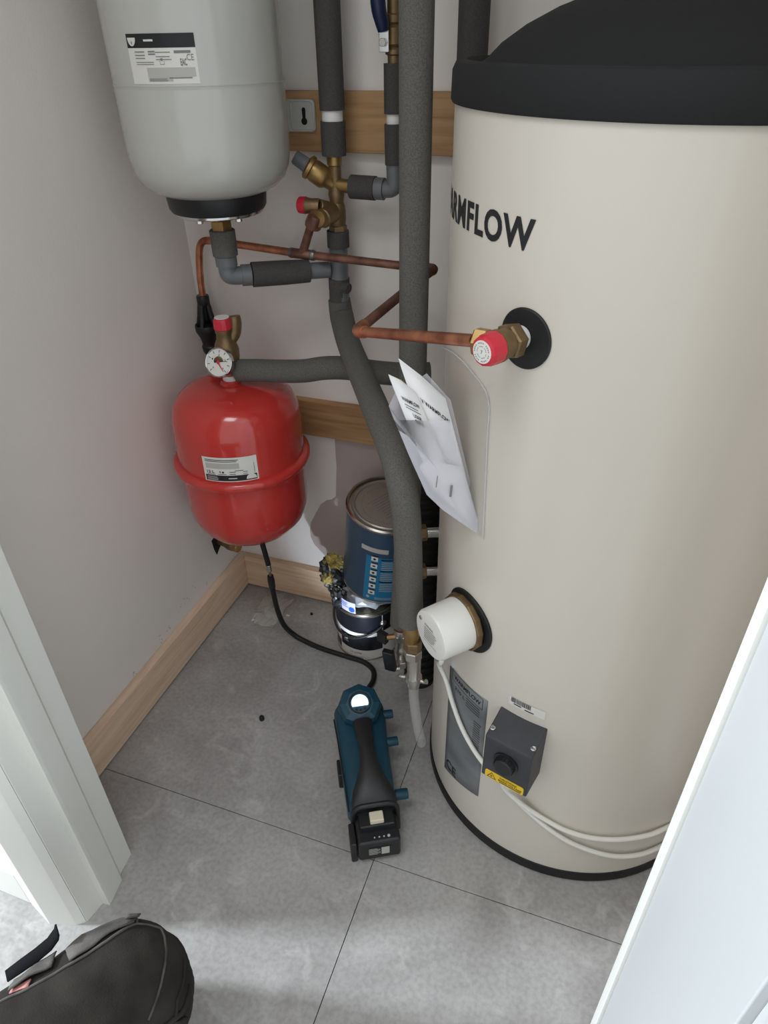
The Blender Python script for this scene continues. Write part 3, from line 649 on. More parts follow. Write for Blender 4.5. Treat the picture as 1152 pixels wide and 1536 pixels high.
lines(b, mp, .007, .026, [.0165], .001, .0011); v = [mp(.0405+.0022*math.cos(a), .0225+.0022*math.sin(a), .0011) for a in [2*PI*k/10 for k in range(10)]]; b.add(v, [tuple(range(10))])
lines(b, mp, .033, .037, [.0215,.024], .0012, .0011); lines(b, mp, .030, .047, [.0175], .0010, .0011); lines(b, mp, .053, .066, [.0225,.0175], .0012, .0011); lines(b, mp, .064, .082, [.0255], .001, .0011); lines(b, mp, .080, .090, [.022,.0175], .0010, .0011)
quad(b, mp, .1025, .018, .1032, .040, .0011); part('label_print', b, MT['ink'], lab)
# foot on the wall behind
part('wall_foot', MB().box((.125,-.050,.46),(.182,.0,.62)), MT['red'], rd)

# gauge group on top of the red tank
gx, gy = RC
gv = thing('gauge_valve', 'brass safety valve with round dial gauge and red cap on the red tank', 'valve', (gx, gy, .728))
part('thread_tape', MB().lathe([(0,.727),(.0155,.727),(.0165,.729),(.0160,.738),(.013,.739)], (gx,gy,0), TZ, 28), MT['ptfe'], gv, 'white tape on the thread')
part('body', MB().lathe([(.0145,.738),(.0170,.740),(.0172,.752),(.0200,.760),(.0240,.775),(.0245,.790),(.021,.803),(.0165,.812),(.0150,.822),(.0165,.826),(.0165,.832),(.012,.833)], (gx,gy,0), TZ, 32), BO, gv)
rc = part('red_cap', MB().lathe([(.0160,.832),(.0180,.8335),(.0172,.850),(.0155,.8535),(.0125,.8545),(0,.8545)], (gx,gy,0), TZ, 14, False), MT['redcap'], gv, 'red plastic cap with a white top')
part('cap_disc', MB().lathe([(.0142,.8545),(.0142,.8552),(0,.8554)], (gx,gy,0), TZ, 28), MT['capwhite'], rc)
part('outlet', MB().tube([(gx,gy,.800),(gx+.012,gy+.014,.818),(gx+.014,gy+.020,.838),(gx+.013,gy+.022,.851)], [.012,.0135,.0140,.0125], 20, True, True, 4), BO, gv)
part('side_spigot', MB().cyl((gx,gy,.752),(gx+.032,gy,.7485),.0155), BO, gv)
gn_ = Vector((.03, -.88, .42)).normalized(); gc = Vector((gx+.004, gy-.040, .779)); gu = gn_.cross(Vector((0,0,1))).normalized()*-1
gu = Vector((0,0,1)).cross(gn_).normalized(); 
part('gauge_stem', MB().cyl(Vector((gx, gy, .778)), gc, .011), BO, gv)
ga = part('gauge', MB().lathe([(.0,-.012),(.025,-.012),(.0285,-.009),(.0288,.0015),(.0275,.0025),(.0262,.0015),(.0262,0)], gc, gn_, 48), MT['chrome'], gv, 'round pressure gauge in a chrome case')
part('dial_face', MB().lathe([(.0263,.0002),(0,.0003)], gc, gn_, 48), MT['labelw'], ga, 'white dial face')
pm = planemap(gc+gn_*.0004, gu, gn_.cross(gu)); b = MB()
for k in range(9):
    a = math.radians(225-270*k/8); c, s = math.cos(a), math.sin(a); w = .0006
    b.add([pm(.0190*c-w*s,.0190*s+w*c,.0004), pm(.0240*c-w*s,.0240*s+w*c,.0004), pm(.0240*c+w*s,.0240*s-w*c,.0004), pm(.0190*c+w*s,.0190*s-w*c,.0004)], [(0,1,2,3)])
for k in range(5):
    a = math.radians(225-270*k/4); lettering(b, str(k), pm, .0148*math.cos(a)-.0012, .0148*math.sin(a)-.0017, .0024, .0034, .0004, .02)
lettering(b, 'bar', pm, -.003, .0045, .006, .0034, .0004, .01); b.add([pm(-.0068+.0026*math.cos(k*PI/6), .001+.0026*math.sin(k*PI/6), .0012) for k in range(12)], [tuple(range(12))])
b.add([pm(-.005,.0004,.001), pm(-.005,.0016,.001), pm(.0195,.0040,.001), pm(.0195,.0034,.001)], [(0,1,2,3)]); part('dial_print', b, MT['ink'], ga)
b = MB(); b.add([pm(-.0005,.0018,.0016), pm(-.0020,-.0008,.0016), pm(.0124,-.0172,.0016), pm(.0132,-.0166,.0016)], [(0,1,2,3)]); b.add([pm(.0035*math.cos(k*PI/6), .0035*math.sin(k*PI/6), .002) for k in range(12)], [tuple(range(12))]); part('red_pointer', b, MT['redcap'], ga, 'red set pointer')

# wall outlet fitting in a hole
wo = thing('wall_fitting', 'brass elbow fitting sticking out of a rough dark hole in the left wall', 'pipe fitting', (XL, -.08, .21))
hp = [(-.101,.226),(-.078,.232),(-.055,.229),(-.036,.222),(-.040,.205),(-.062,.190),(-.078,.182),(-.090,.173),(-.097,.195)]
part('hole', MB().prism(hp, 0, .0012, lambda y, z, x: (XL+x, y, z)), MT['hole'], wo, 'rough dark hole in the plaster')
part('elbow', MB().tube([(XL-.004,-.070,.207),(XL+.018,-.074,.208),(XL+.036,-.077,.2085)], [.010,.012,.0125], 20, True, True, 3), BO, wo)
part('nut', MB().hexn((XL+.030,-.0765,.2085),(XL+.050,-.080,.2085),.0165), BO, wo)
part('cap', MB().cyl((XL+.048,-.080,.2085),(XL+.068,-.083,.2085),.0145), BR, wo)
part('pipe_end', MB().cyl((XL+.001,-.070,.216),(XL+.016,-.072,.216),.008), MT['nickel'], wo)

# ------------------------------------------------------------------ document pouch on the tank
def V(*a): return Vector(a)
po = thing('document_pouch', 'clear plastic document pouch stuck to the tank side, hanging half open', 'pouch', (.72,-.5,.70))
b = MB(); fr_ = [(.623,-.5381,.9121),(.629,-.5353,.8919),(.6967,-.5082,.8881),(.7044,-.5057,.8598),(.7117,-.5034,.8275),(.7305,-.4979,.7634),(.7478,-.4934,.7017),(.7154,-.5027,.7279),(.6914,-.5105,.7486),(.6699,-.5183,.7749),(.6457,-.528,.8417)]
fr_ = [V(*p) for p in fr_]
def fan_sheet(poly, depth_vec, bulge=.0):
    """film panel from a closed outline, slightly bowed out"""
    b = MB(); c = sum(poly, Vector())/len(poly); v = [c+depth_vec*bulge]; n = len(poly)
    mids = [(p+c)/2+depth_vec*bulge*.7 for p in poly]; v += mids+list(poly)
    f = [(0, 1+k, 1+(k+1)%n) for k in range(n)]+[(1+k, 1+n+k, 1+n+(k+1)%n, 1+(k+1)%n) for k in range(n)]
    b.add(v, f, True); return b
tow = (Vector((.884848,-1.281348,1.3))-Vector((.69,-.51,.8))).normalized()
out = Vector((-.25,-.9,.3)).normalized()
part('front_film', fan_sheet(fr_, out, .004), MT['milky'], po, 'milky front pocket film')
bs = [V(.6163,-.5193,.9022),V(.6236,-.516,.9196),V(.661,-.5,.9452),V(.6908,-.489,.9076),V(.7156,-.4813,.8072),V(.7473,-.473,.6844),V(.6866,-.4911,.7347),V(.6644,-.4991,.7617),V(.6396,-.5089,.8301)]
part('back_film', fan_sheet(bs, out, -.002), MT['milky'], po)
b = MB(); rows = []
zt = [.9300,.9420,.9480,.9420,.9210]
for j in range(7):
    t = j/6; rows.append([tp(-160+ (i/4)*(31.6+2*t) + 12*t*(1-i/4), zt[i]*(1-t)+.708*t, .002+.0035*(1-i/4)*(1-t)) for i in range(5)])
b.sheet(rows); part('clear_flap', b, MT['film'], po, 'clear film lying against the tank')
part('film_edge', MB().tube([tp(-160,.930,.006), tp(-152,.942,.005), tp(-144,.948,.004), tp(-136,.942,.003), tp(-128.6,.921,.0025), tp(-127.6,.86,.003), tp(-126.8,.78,.003), tp(-126.2,.708,.003)], .0009, 6, False, True, 4), MT['milky'], po)
def booklet(name, label, quad_, th, sheets, text):
    """quad_: top left, top right, bottom right, bottom left"""
    t = thing(name, label, 'booklet', quad_[3]); a, b_, c, d = [V(*q) for q in quad_]; nn = (b_-a).cross(d-a).normalized()
    if nn.dot(tow) < 0: nn = -nn
    for k in range(sheets):
        o = -nn*th*k/max(1, sheets-1); up = (a-d).normalized()*(.0035*((k*37)%3)); lift = -nn*(.0018*k*k/max(1, sheets-1))
        m = MB(); rows = [[a+o+up+lift, (a+b_)/2+o+up+lift*1.6, b_+o+up*.3], [(a+d)/2+o, (a+b_+c+d)/4+o, (b_+c)/2+o], [d+o, (c+d)/2+o, c+o]]
        m.sheet(rows); part('cover' if k in (0, sheets-1) else 'page', m, MT['paper'] if k != sheets-1 else MT['paperc'], t, solid=.0005)
    wd = (b_-a).length; ht = (a-d).length; pm = lambda u, v, h=0: d+nn*(.0016+h)+(b_-a)*(u/wd)+(a-d)*(v/ht)
    m = MB(); text(m, pm, wd, ht); part('cover_print', m, MT['ink'], t)
    return t
def tA(m, pm, w, h):
    lettering(m, 'WARMFLOW', pm, w*.22, h*.845, w*.70, .0065, .0002, .03); lines(m, pm, w*.25, w*.85, [h*.805, h*.775], .0012, .0002, .2, 1); lettering(m, 'USER', pm, w*.45, h*.70, w*.35, .006, .0002, .02); lettering(m, 'GUIDE', pm, w*.45, h*.64, w*.35, .006, .0002, .02)
def tB(m, pm, w, h):
    lettering(m, 'V WARMFLOW', pm, w*.26, h*.765, w*.66, .0075, .0002, .03)
booklet('booklet', 'thin white booklet in the pouch, the front left one', [(.6243,-.5342,.9454),(.6542,-.5210,.9248),(.7120,-.5002,.7690),(.6700,-.5147,.8050)], .0035, 5, tA)
booklet('booklet', 'larger white booklet with cream inside pages, behind the thin one in the pouch', [(.6332,-.5224,.9624),(.6879,-.5005,.9115),(.7269,-.4885,.7632),(.6800,-.5020,.8000)], .0035, 4, tB)
m = MB(); wp = [V(.668,-.5157,.8286),V(.7105,-.5007,.8174),V(.7273,-.4957,.7613),V(.7431,-.4915,.7064),V(.7144,-.4998,.7339),V(.6775,-.5122,.7804),V(.6582,-.5196,.8186)]
lf = thing('leaflet', 'white folded leaflet low in the pouch tip with dark slot marks', 'leaflet', (.7144,-.4998,.7339))
part('sheet', fan_sheet([p+out*.0005 for p in wp], out, .003), MT['paper'], lf, solid=.0006)
pm = planemap(V(.69,-.5125,.80)+out*.0052, V(.0425,.015,-.0112), V(-.02,0,.1)); m = MB()
m.add([pm(-.004,-.012,.0006), pm(-.0025,-.012,.0006), pm(-.0052,.006,.0006), pm(-.0062,.006,.0006)], [(0,1,2,3)]); m.add([pm(.018,-.022,.0006), pm(.0215,-.022,.0006), pm(.0185,-.004,.0006), pm(.015,-.004,.0006)], [(0,1,2,3)])
part('sheet_print', m, MT['inkgrey'], lf)

# ------------------------------------------------------------------ drain valves at the pipe ends
NK = MT['nickel']
dv = thing('drain_valve', 'brass and nickel drain valve with wing clip, below the slanting grey pipe', 'valve', (.640,-.467,.33))
vx, vy = .6385, -.468
part('tee', MB().lathe([(0,.478),(.0150,.478),(.0158,.474),(.0155,.448),(.0130,.444),(.0130,.428),(0,.428)], (vx-.004,vy,0), TZ, 28), BR, dv)
part('branch', MB().tube([(vx-.004,vy,.458),(vx+.02,vy+.010,.460),(vx+.052,vy+.040,.462)], .0115, 20, True, True, 3), BR, dv)
part('nut', MB().hexn((vx-.002,vy,.434),(vx-.002,vy,.412),.0165, 6, .2), BO, dv)
part('nut', MB().hexn((vx-.001,vy,.411),(vx-.001,vy,.392),.0165, 6, .5), NK, dv, 'nickel hexagonal nut')
part('barrel', MB().lathe([(0,.393),(.0125,.393),(.0120,.348),(.0140,.345),(.0140,.338),(.0115,.335),(.0105,.318),(0,.318)], (vx+.001,vy,0), TZ, 24), NK, dv)
wing = part('hose_clip', MB().lathe([(.0115,.345),(.0150,.344),(.0150,.334),(.0115,.333)], (vx+.001,vy,0), TZ, 24), NK, dv, 'wing hose clip')
for s in (-1, 1): part('clip_wing', MB().tube([(vx+s*.0135,vy-.002,.339),(vx+s*.021,vy-.003,.338),(vx+s*.026,vy-.003,.341)], [.004,.0036,.005], 10, True, True, 3), NK, wing)
ch = part('drain_hose', MB().tube([(vx+.001,vy,.322),(vx+.002,vy,.28),(vx+.007,vy+.002,.22),(vx+.013,vy+.004,.175),(vx+.0175,vy+.005,.150)], .0095, 18, False, True, 6), MT['hoseclear'])
tag(ch, 'clear plastic hose hanging from the nickel drain valve', 'hose')
dv2 = thing('drain_valve', 'nickel drain valve with black levers, just left of the brass tee', 'valve', (.56,-.30,.22))
ux2, uy2 = .5580, -.2945
part('body', MB().lathe([(0,.276),(.0150,.276),(.0158,.272),(.0150,.252),(.0120,.246),(.0115,.222),(.0135,.218),(.0130,.206),(.0095,.200),(.0090,.178),(0,.178)], (ux2,uy2,0), TZ, 24), NK, dv2)
part('flat', MB().hexn((ux2,uy2,.262),(ux2,uy2,.244),.0172, 6, .3), NK, dv2)
part('stem', MB().cyl((ux2-.010,uy2-.008,.256),(ux2-.027,uy2-.016,.256),.006), BR, dv2)
part('lever', MB().box((-.012,-.007,-.013),(.012,.007,.013), lambda x, y, z: Vector((ux2-.036,uy2-.014,.252))+Vector((x*.9+y*.3, y*.9-x*.3, z))), MT['black'], dv2, 'black plastic lever', .002)
part('lever', MB().box((-.012,-.007,-.026),(.012,.007,.026), lambda x, y, z: Vector((ux2-.016,uy2-.030,.205))+Vector((x+z*-.12, y, z))), MT['black'], dv2, 'long black plastic lever', .002)
part('lever_pin', MB().cyl((ux2-.020,uy2-.030,.176),(ux2+.004,uy2-.020,.176),.005), NK, dv2)
part('outlet_nut', MB().hexn((ux2+.004,uy2-.008,.190),(ux2+.004,uy2-.008,.172),.0125), NK, dv2)
# black ribbed duct standing in the gap by the tank
prof = [(0,0)]; z = 0
while z < .60: prof += [(.036,z),(.038,z+.006),(.038,z+.012),(.035,z+.016),(.035,z+.022)]; z += .024
prof += [(0, z)]
dk = part('ribbed_duct', MB().lathe(prof, (.566,-.175,0), TZ, 28), MT['rubber']); tag(dk, 'black ribbed duct standing in the gap between grey pipes and tank', 'duct')

# ------------------------------------------------------------------ paint tins and bag
cx, cy = .400, -.088; CR = .079
pt = thing('paint_tin', 'black and white paint tin standing on the floor below the blue tin', 'paint tin', (cx, cy, 0))
part('wall', MB().lathe([(0,.001),(CR-.002,.001),(CR,.003),(CR,.146),(CR-.001,.148)], (cx,cy,0), TZ, 64), MT['tinw'], pt)
part('bottom_rim', MB().lathe([(CR-.002,0),(CR+.002,.0005),(CR+.0022,.004),(CR,.005)], (cx,cy,0), TZ, 64), MT['tin'], pt)
part('lid', MB().lathe([(CR,.146),(CR+.0028,.147),(CR+.003,.151),(CR,.153),(CR-.004,.152),(CR-.006,.146),(CR-.012,.146),(CR-.013,.149),(0,.149)], (cx,cy,0), TZ, 64), MT['tin'], pt, 'shiny tin lid')
mp = cylmap((cx,cy), CR, -180, 0)
def band(u0, v0, u1, v1, h, m, name, lab=None, sag=0):
    b = MB(); n = 96; rows = [[mp(u0+(u1-u0)*i/n, v+sag*(1-(2*i/n-1)**2)*0, h) for i in range(n+1)] for v in (v0, v1)]; b.sheet(rows); return part(name, b, m, pt, lab)
C2 = 2*PI*CR
band(0, .092, C2, .146, .0005, MT['navy'], 'upper_band', 'black band under the lid')
band(.075, .034, .190, .080, .0005, MT['navy'], 'label_panel', 'black label panel with a small white crest')
band(.030, .012, .072, .040, .0005, MT['navy'], 'label_panel')
b = MB(); quad(b, mp, .0735, .006, .0750, .092, .0008); quad(b, mp, .190, .006, .1915, .146, .0008); part('label_edge', b, MT['labelw'], pt)
b = MB()
for k in range(5):
    a = math.radians(180*k/4); b.add([mp(.094+.006*math.cos(a)+.0032*math.cos(j*PI/4), .068+.004*math.sin(a)+.0032*math.sin(j*PI/4), .001) for j in range(8)], [tuple(range(8))])
quad(b, mp, .089, .060, .099, .066, .001, 2); part('crest', b, MT['labelw'], pt, 'small white crest')
b = MB(); lines(b, mp, .086, .103, [.055,.051], .002, .001); part('crest_print', b, MT['inkgrey'], pt)
b = MB(); lettering(b, '2.5 LITRE', mp, .104, .020, .032, .006, .001, .02); lines(b, mp, .036, .068, [.033,.028,.023,.018], .002, .001); part('tin_print', b, MT['inkgrey'], pt)
# bail handle hanging in front
hd_ = []
for k in range(17):
    t = k/16; a = math.radians(-186+ (-40+186)*t); hd_.append(Vector((cx+(CR+.006)*math.cos(a), cy+(CR+.006)*math.sin(a), .118-.044*math.sin(PI*t))))
part('bail', MB().tube(hd_, .0032, 10, True, True, 2), MT['black'], pt, 'black wire handle')
for a in (-186, -40): c = Vector((cx+CR*math.cos(math.radians(a)), cy+CR*math.sin(math.radians(a)), .118)); part('bail_ear', MB().lathe([(.009,0),(.008,.003),(.004,.006),(0,.007)], c, (math.cos(math.radians(a)), math.sin(math.radians(a)), 0), 18), MT['tin'], pt)

# blue tin leaning on top
b0 = Vector((.440, -.088, .225)); b1 = Vector((.470, -.106, .450)); bax = (b1-b0).normalized(); BH = (b1-b0).length; BRd = .0930
bt = thing('paint_tin', 'large blue paint tin tilted on top of the black and white tin', 'paint tin', b0)
part('wall', MB().lathe([(0,.002),(BRd-.003,.002),(BRd-.001,.004),(BRd,.012),(BRd,BH-.006),(BRd,BH-.002)], b0, bax, 72), MT['blue'], bt)
part('bottom_rim', MB().lathe([(BRd-.004,0),(BRd,.001),(BRd+.001,.004),(BRd,.007)], b0, bax, 72), MT['tin'], bt)
part('top_rim', MB().lathe([(BRd,BH-.006),(BRd+.003,BH-.005),(BRd+.0035,BH),(BRd,BH+.003),(BRd-.003,BH+.001),(BRd-.004,BH-.005),(BRd-.009,BH-.005)], b0, bax, 72), MT['tin'], bt, 'rolled tin rim')
ld = part('lid', MB().lathe([(BRd-.009,BH-.005),(BRd-.010,BH),(BRd-.013,BH+.002),(BRd-.017,BH),(BRd-.018,BH-.003),(0,BH-.003)], b0, bax, 72), MT['tinlid'], bt, 'dull printed metal lid')
e1 = (Vector((1,0,0))-bax*bax.x).normalized(); e2 = bax.cross(e1)
pm = planemap(b0+bax*(BH-.003), e1, e2); b = MB()
for k in range(60):
    a = 2*PI*k/60
    if (k*13) % 7: b.add([pm(r*math.cos(a+d), r*math.sin(a+d), .0004) for r, d in [(.0600,0),(.0622,0),(.0622,.06),(.0600,.06)]], [(0,1,2,3)])
ca, sa = math.cos(math.radians(62)), math.sin(math.radians(62))
for k in range(9):
    o = -.030+.0075*k; ln = .030 if k % 4 else .038
    b.add([pm(x*ca-y*sa, x*sa+y*ca, .0004) for x, y in [(-ln,-o),(ln*.8,-o),(ln*.8,-o+.0022),(-ln,-o+.0022)]], [(0,1,2,3)])
part('lid_print', b, MT['inkgrey'], ld)
def bmap(a0):
    def f(u, v, h=0):
        a = math.radians(a0)+u/BRd; return b0+bax*v+(e1*math.cos(a)+e2*math.sin(a))*(BRd+h)
    return f
mp = bmap(-100)
b = MB(); quad(b, mp, .002, .010, .165, .150, .0006, 20); pn = part('label_panel', b, MT['cyan'], bt, 'bright blue label panel')
b = MB()
for k in range(6): quad(b, mp, .014, .030+.0215*k, .029, .043+.0215*k, .001, 3)
part('pictogram', b, MT['labelw'], pn, 'column of white pictogram squares')
b = MB()
for k in range(6):
    quad(b, mp, .016, .0435+.0215*k, .030, .0475+.0215*k, .001, 3); a = .0215+.0; c0 = .0365+.0215*k
    b.add([mp(a+.004*math.cos(j*PI/4+k), c0+.004*math.sin(j*PI/4+k)*(.6+.4*(k % 2)), .0014) for j in range(0, 8, 1+k % 2)], [tuple(range(len(range(0, 8, 1+k % 2))))])
part('pictogram_print', b, MT['navy'], pn)
b = MB(); lines(b, mp, .038, .085, [.044+.0058*k for k in range(17) if k not in (5, 11)], .0018, .001, .2, 6); lines(b, mp, .030, .085, [.016,.020], .0014, .001, .1, 6)
b.add([mp(.014+.004*math.cos(j*PI/6), .0205+.004*math.sin(j*PI/6), .001) for j in range(12)], [tuple(range(12))]); part('label_print', b, MT['labelg'], pn)
b = MB(); lines(b, mp, .036, .080, [.074,.1085,.143], .0035, .001, .1, 6); part('label_headings', b, MT['navy'], pn)
b = MB(); quad(b, mp, -.012, .163, .050, .176, .0006, 10); part('batch_sticker', b, MT['labelg'], bt)
# crumpled printed bag between the tins, spilling left
def blob(c, rx, ry, rz, amp, sc, seed, n=3):
    bm = bmesh.new(); bmesh.ops.create_icosphere(bm, subdivisions=n, radius=1); v = []
    for q in bm.verts:
        d = noise.noise(q.co*sc+Vector((seed,0,0)))+.5*noise.noise(q.co*sc*2.3+Vector((0,seed,0))); s = 1+amp*d
        v.append(Vector(c)+Vector((q.co.x*rx*s, q.co.y*ry*s, q.co.z*rz*s)))
    f = [tuple(x.index for x in p.verts) for p in bm.faces]; bm.verts.index_update(); bm.free(); return MB().add(v, f, False)
pb = thing('plastic_bag', 'crumpled black and yellow plastic bag squashed between the two paint tins', 'bag', (.35,-.11,.16))
part('film_dark', blob((.335,-.115,.205), .034, .024, .045, .7, 2.6, 3.1), MT['bagdark'], pb, 'black printed film')
part('film_dark', blob((.318,-.118,.242), .020, .018, .030, .8, 3, 8.1), MT['bagdark'], pb)
part('film_yellow', blob((.335,-.125,.268), .020, .014, .020, .8, 3, 5.5), MT['bagyel'], pb, 'yellow printed film')
part('film_yellow', blob((.322,-.138,.222), .012, .010, .016, .8, 3, 1.5), MT['bagyel'], pb)
part('film_silver', blob((.322,-.128,.212), .020, .014, .026, .8, 3, 6.2), MT['bagsil'], pb)
part('film_dark', blob((.352,-.150,.176), .020, .016, .028, .7, 3, 4.4), MT['bagdark'], pb)
part('film_silver', blob((.405,-.100,.180), .066, .058, .030, .28, 2.4, 2.2), MT['bagsil'], pb, 'silvery film lying on the tin lid')
mp = cylmap((.402,-.098), .0735, -142, .160)
b = MB(); quad(b, mp, .004, 0, .068, .032, .0004, 10); lp = part('film_label', b, MT['lav'], pb, 'pale lavender label with a blue dot')
b = MB(); lines(b, mp, .010, .050, [.019,.013,.024], .0018, .001, .15, 5); b.add([mp(.058+.008*math.cos(j*PI/8), .010+.008*math.sin(j*PI/8), .001) for j in range(16)], [tuple(range(16))]); part('film_print', b, MT['bluedot'], lp)
b = MB()
for k in range(10):
    u = random.uniform(-.012,.012); v = random.uniform(-.012,.012); c = Vector((.338+u, -.141, .198+v)); w = random.uniform(.002,.005)
    b.add([c, c+Vector((w,0,.001)), c+Vector((w,.001,w*.5)), c+Vector((0,.001,w*.4))], [(0,1,2,3)])
part('film_lettering', b, MT['labelw'], pb)

# ------------------------------------------------------------------ inflator and its hose
F_ = Vector((-.478,.878,0)); R_ = Vector((.878,.478,0)); IO = Vector((.628,-.635,0))
def ip(s, t, z): return IO+F_*s+R_*t+Vector((0,0,z))
inf = thing('tyre_inflator', 'teal cordless inflator with glowing round display, lying on the floor', 'power tool', IO)
def loft(secs, n=20, e=2.6):
    """rounded-box sections (s, t centre, z centre, half width, half height)"""
    rows = []
    for (s, t, z, w, h) in secs:
        r = []
        for k in range(n):
            a = 2*PI*k/n; c, d = math.cos(a), math.sin(a); r.append(ip(s, t+w*math.copysign(abs(c)**(2/e), c), z+h*math.copysign(abs(d)**(2/e), d)))
        rows.append(r)
    b = MB(); v = [p for r in rows for p in r]; m = len(rows)
    f = [(i*n+k, i*n+(k+1)%n, (i+1)*n+(k+1)%n, (i+1)*n+k) for i in range(m-1) for k in range(n)]
    b.add(v, f, True); b.add(rows[0], [tuple(range(n))]); b.add(rows[-1], [tuple(reversed(range(n)))]); return b
part('casing', loft([(.068,-.004,.048,.040,.040),(.080,-.004,.050,.048,.044),(.13,-.003,.052,.050,.046),(.20,-.002,.054,.052,.050),(.26,0,.056,.055,.054),(.295,0,.055,.055,.053),(.312,0,.050,.048,.046),(.318,0,.048,.038,.038)], 24, 4), MT['teal'], inf, 'teal plastic casing')
part('casing_seam', MB().tube([ip(.06,-.0495,.083),ip(.13,-.0515,.086),(ip(.20,-.0535,.090)),(ip(.27,-.0565,.092))], .0016, 8, True, True, 4), MT['black'], inf)
part('grip', loft([(.054,0,.086,.0415,.018),(.060,0,.088,.0440,.022),(.072,0,.092,.0430,.024),(.085,0,.098,.039,.024),(.105,0,.106,.028,.022),(.13,0,.114,.0190,.020),(.155,0,.120,.0155,.019),(.18,0,.124,.0150,.018),(.205,0,.126,.017,.017),(.225,0,.126,.020,.016)], 24, 2.8), MT['black'], inf, 'black rubber grip')
part('trigger', loft([(.175,0,.104,.009,.010),(.195,0,.108,.010,.014),(.212,0,.112,.009,.010)], 12, 3), MT['rubber'], inf)
hn = (Vector((0,0,1))-F_*.42).normalized(); hc = ip(.262,0,.140)
part('display_head', MB().lathe([(0,-.044),(.040,-.044),(.0465,-.034),(.0465,-.006),(.042,.006),(.029,.0112),(.0235,.0115),(.0225,.0095),(0,.0095)], hc, hn, 8, False, .39), MT['teal'], inf, 'teal display head')
part('display_bezel', MB().lathe([(.0215,.0098),(.0235,.0118),(.0222,.0128),(.0203,.0112)], hc, hn, 40), MT['black'], inf)
hu = (R_-hn*R_.dot(hn)).normalized(); hv = hn.cross(hu)
if hv.dot(F_) < 0: hv = -hv
def hp_(u, v, h): return hc+hu*u+hv*v+hn*h
b = MB(); v = [hp_(.0178*math.cos(a), .0178*math.sin(a), .0112) for a in [math.radians(-22+224*k/28) for k in range(29)]]; b.add(v, [tuple(range(29))])
part('display', b, MT['glow'], inf, 'glowing pale blue half round display')
b = MB()
for k in (-1, 0, 1): b.cyl(hp_(.0085*k,-.0128-.002*(1-abs(k)),.0102), hp_(.0085*k,-.0128-.002*(1-abs(k)),.0122), .0026, 10)
part('buttons', b, MT['rubber'], inf)
# battery
bat = part('battery', MB().box((-.0005,-.0405,.010),(.095,.0405,.066), lambda s, t, z: ip(s, t, z)), MT['black'], inf, 'black slide battery', .006)
part('battery_step', MB().box((.022,-.033,.064),(.10,.033,.084), lambda s, t, z: ip(s, t, z)), MT['black'], bat, None, .003)
part('battery_button', MB().box((.026,-.0130,.082),(.046,.0130,.0945), lambda s, t, z: ip(s, t, z)), MT['cream2'], bat, 'ivory release button', .002)
b = MB(); pm = planemap(ip(-.0008,0,.036), R_, (0,0,1)); quad(b, pm, -.022, -.010, .024, .015, .0004); hood = []
for k in range(15):
    a = PI*k/14; hood.append(ip(.054, -.043*math.copysign(abs(math.cos(a))**.4, math.cos(a)), .048+.054*abs(math.sin(a))**.5))
part('hood_rim', MB().tube([ip(.050,-.043,.02)]+hood+[ip(.050,.043,.02)], .0055, 10, True, True, 2), MT['black'], inf, 'black frame arching over the battery')
bl = part('battery_label', b, MT['black'], bat)
b = MB(); quad(b, pm, .003, -.009, .018, .014, .0008); lines(b, pm, -.021, .002, [.011,.008,.005,.002,-.001,-.004,-.007], .0014, .0008, .4, 1); part('battery_print', b, MT['labelg'], bat)
b = MB()
for k in range(4): b.cyl(ip(.010,-.008+.009*k,.0655), ip(.010,-.008+.009*k,.0668), .0016 if k < 3 else .003, 8)
part('charge_light', b, MT['labelg'], bat)
part('foot', MB().box((.005,-.054,.001),(.050,-.042,.060), lambda s, t, z: ip(s, t, z)), MT['black'], inf, None, .003)
part('foot', MB().box((.165,-.061,.001),(.205,-.049,.045), lambda s, t, z: ip(s, t, z)), MT['black'], inf, None, .003)
part('foot', MB().box((.05,.025,.0),(.29,.037,.012), lambda s, t, z: ip(s, t, z)), MT['black'], inf, None, .003)
part('foot', MB().box((.05,-.037,.0),(.29,-.025,.012), lambda s, t, z: ip(s, t, z)), MT['black'], inf, None, .003)
for s, z, w in ((.268,.088,.0095),(.205,.078,.0095),(.092,.062,.0105)):
    part('nozzle_post', MB().lathe([(0,0),(w,0),(w,.022),(w*.9,.025),(w*.62,.0255),(w*.6,.018),(0,.018)], ip(s,.046,z), R_, 20), MT['teal'], inf, 'short round nozzle holder')
part('hose_port', MB().lathe([(.016,0),(.016,.012),(.012,.020),(0,.020)], ip(.312,.0,.045), F_, 20), MT['black'], inf)
led = part('work_light', MB().lathe([(.006,0),(.006,.003),(0,.004)], ip(.314,-.012,.088), F_, 16), MT['ledm'], inf, 'small white work light')
sd = bpy.data.lights.new('work_light', 'SPOT'); sd.energy = 2.6; sd.color = (.72, .84, 1); sd.spot_size = math.radians(50); sd.spot_blend = .7; sd.shadow_soft_size = .006
so = bpy.data.objects.new('work_light_beam', sd); COL.objects.link(so); so.parent = inf; so.location = ip(.326,-.012,.090)-IO
so.rotation_euler = (Vector((.36,-.10,.15))-ip(.326,-.012,.090)).to_track_quat('-Z', 'Y').to_euler()
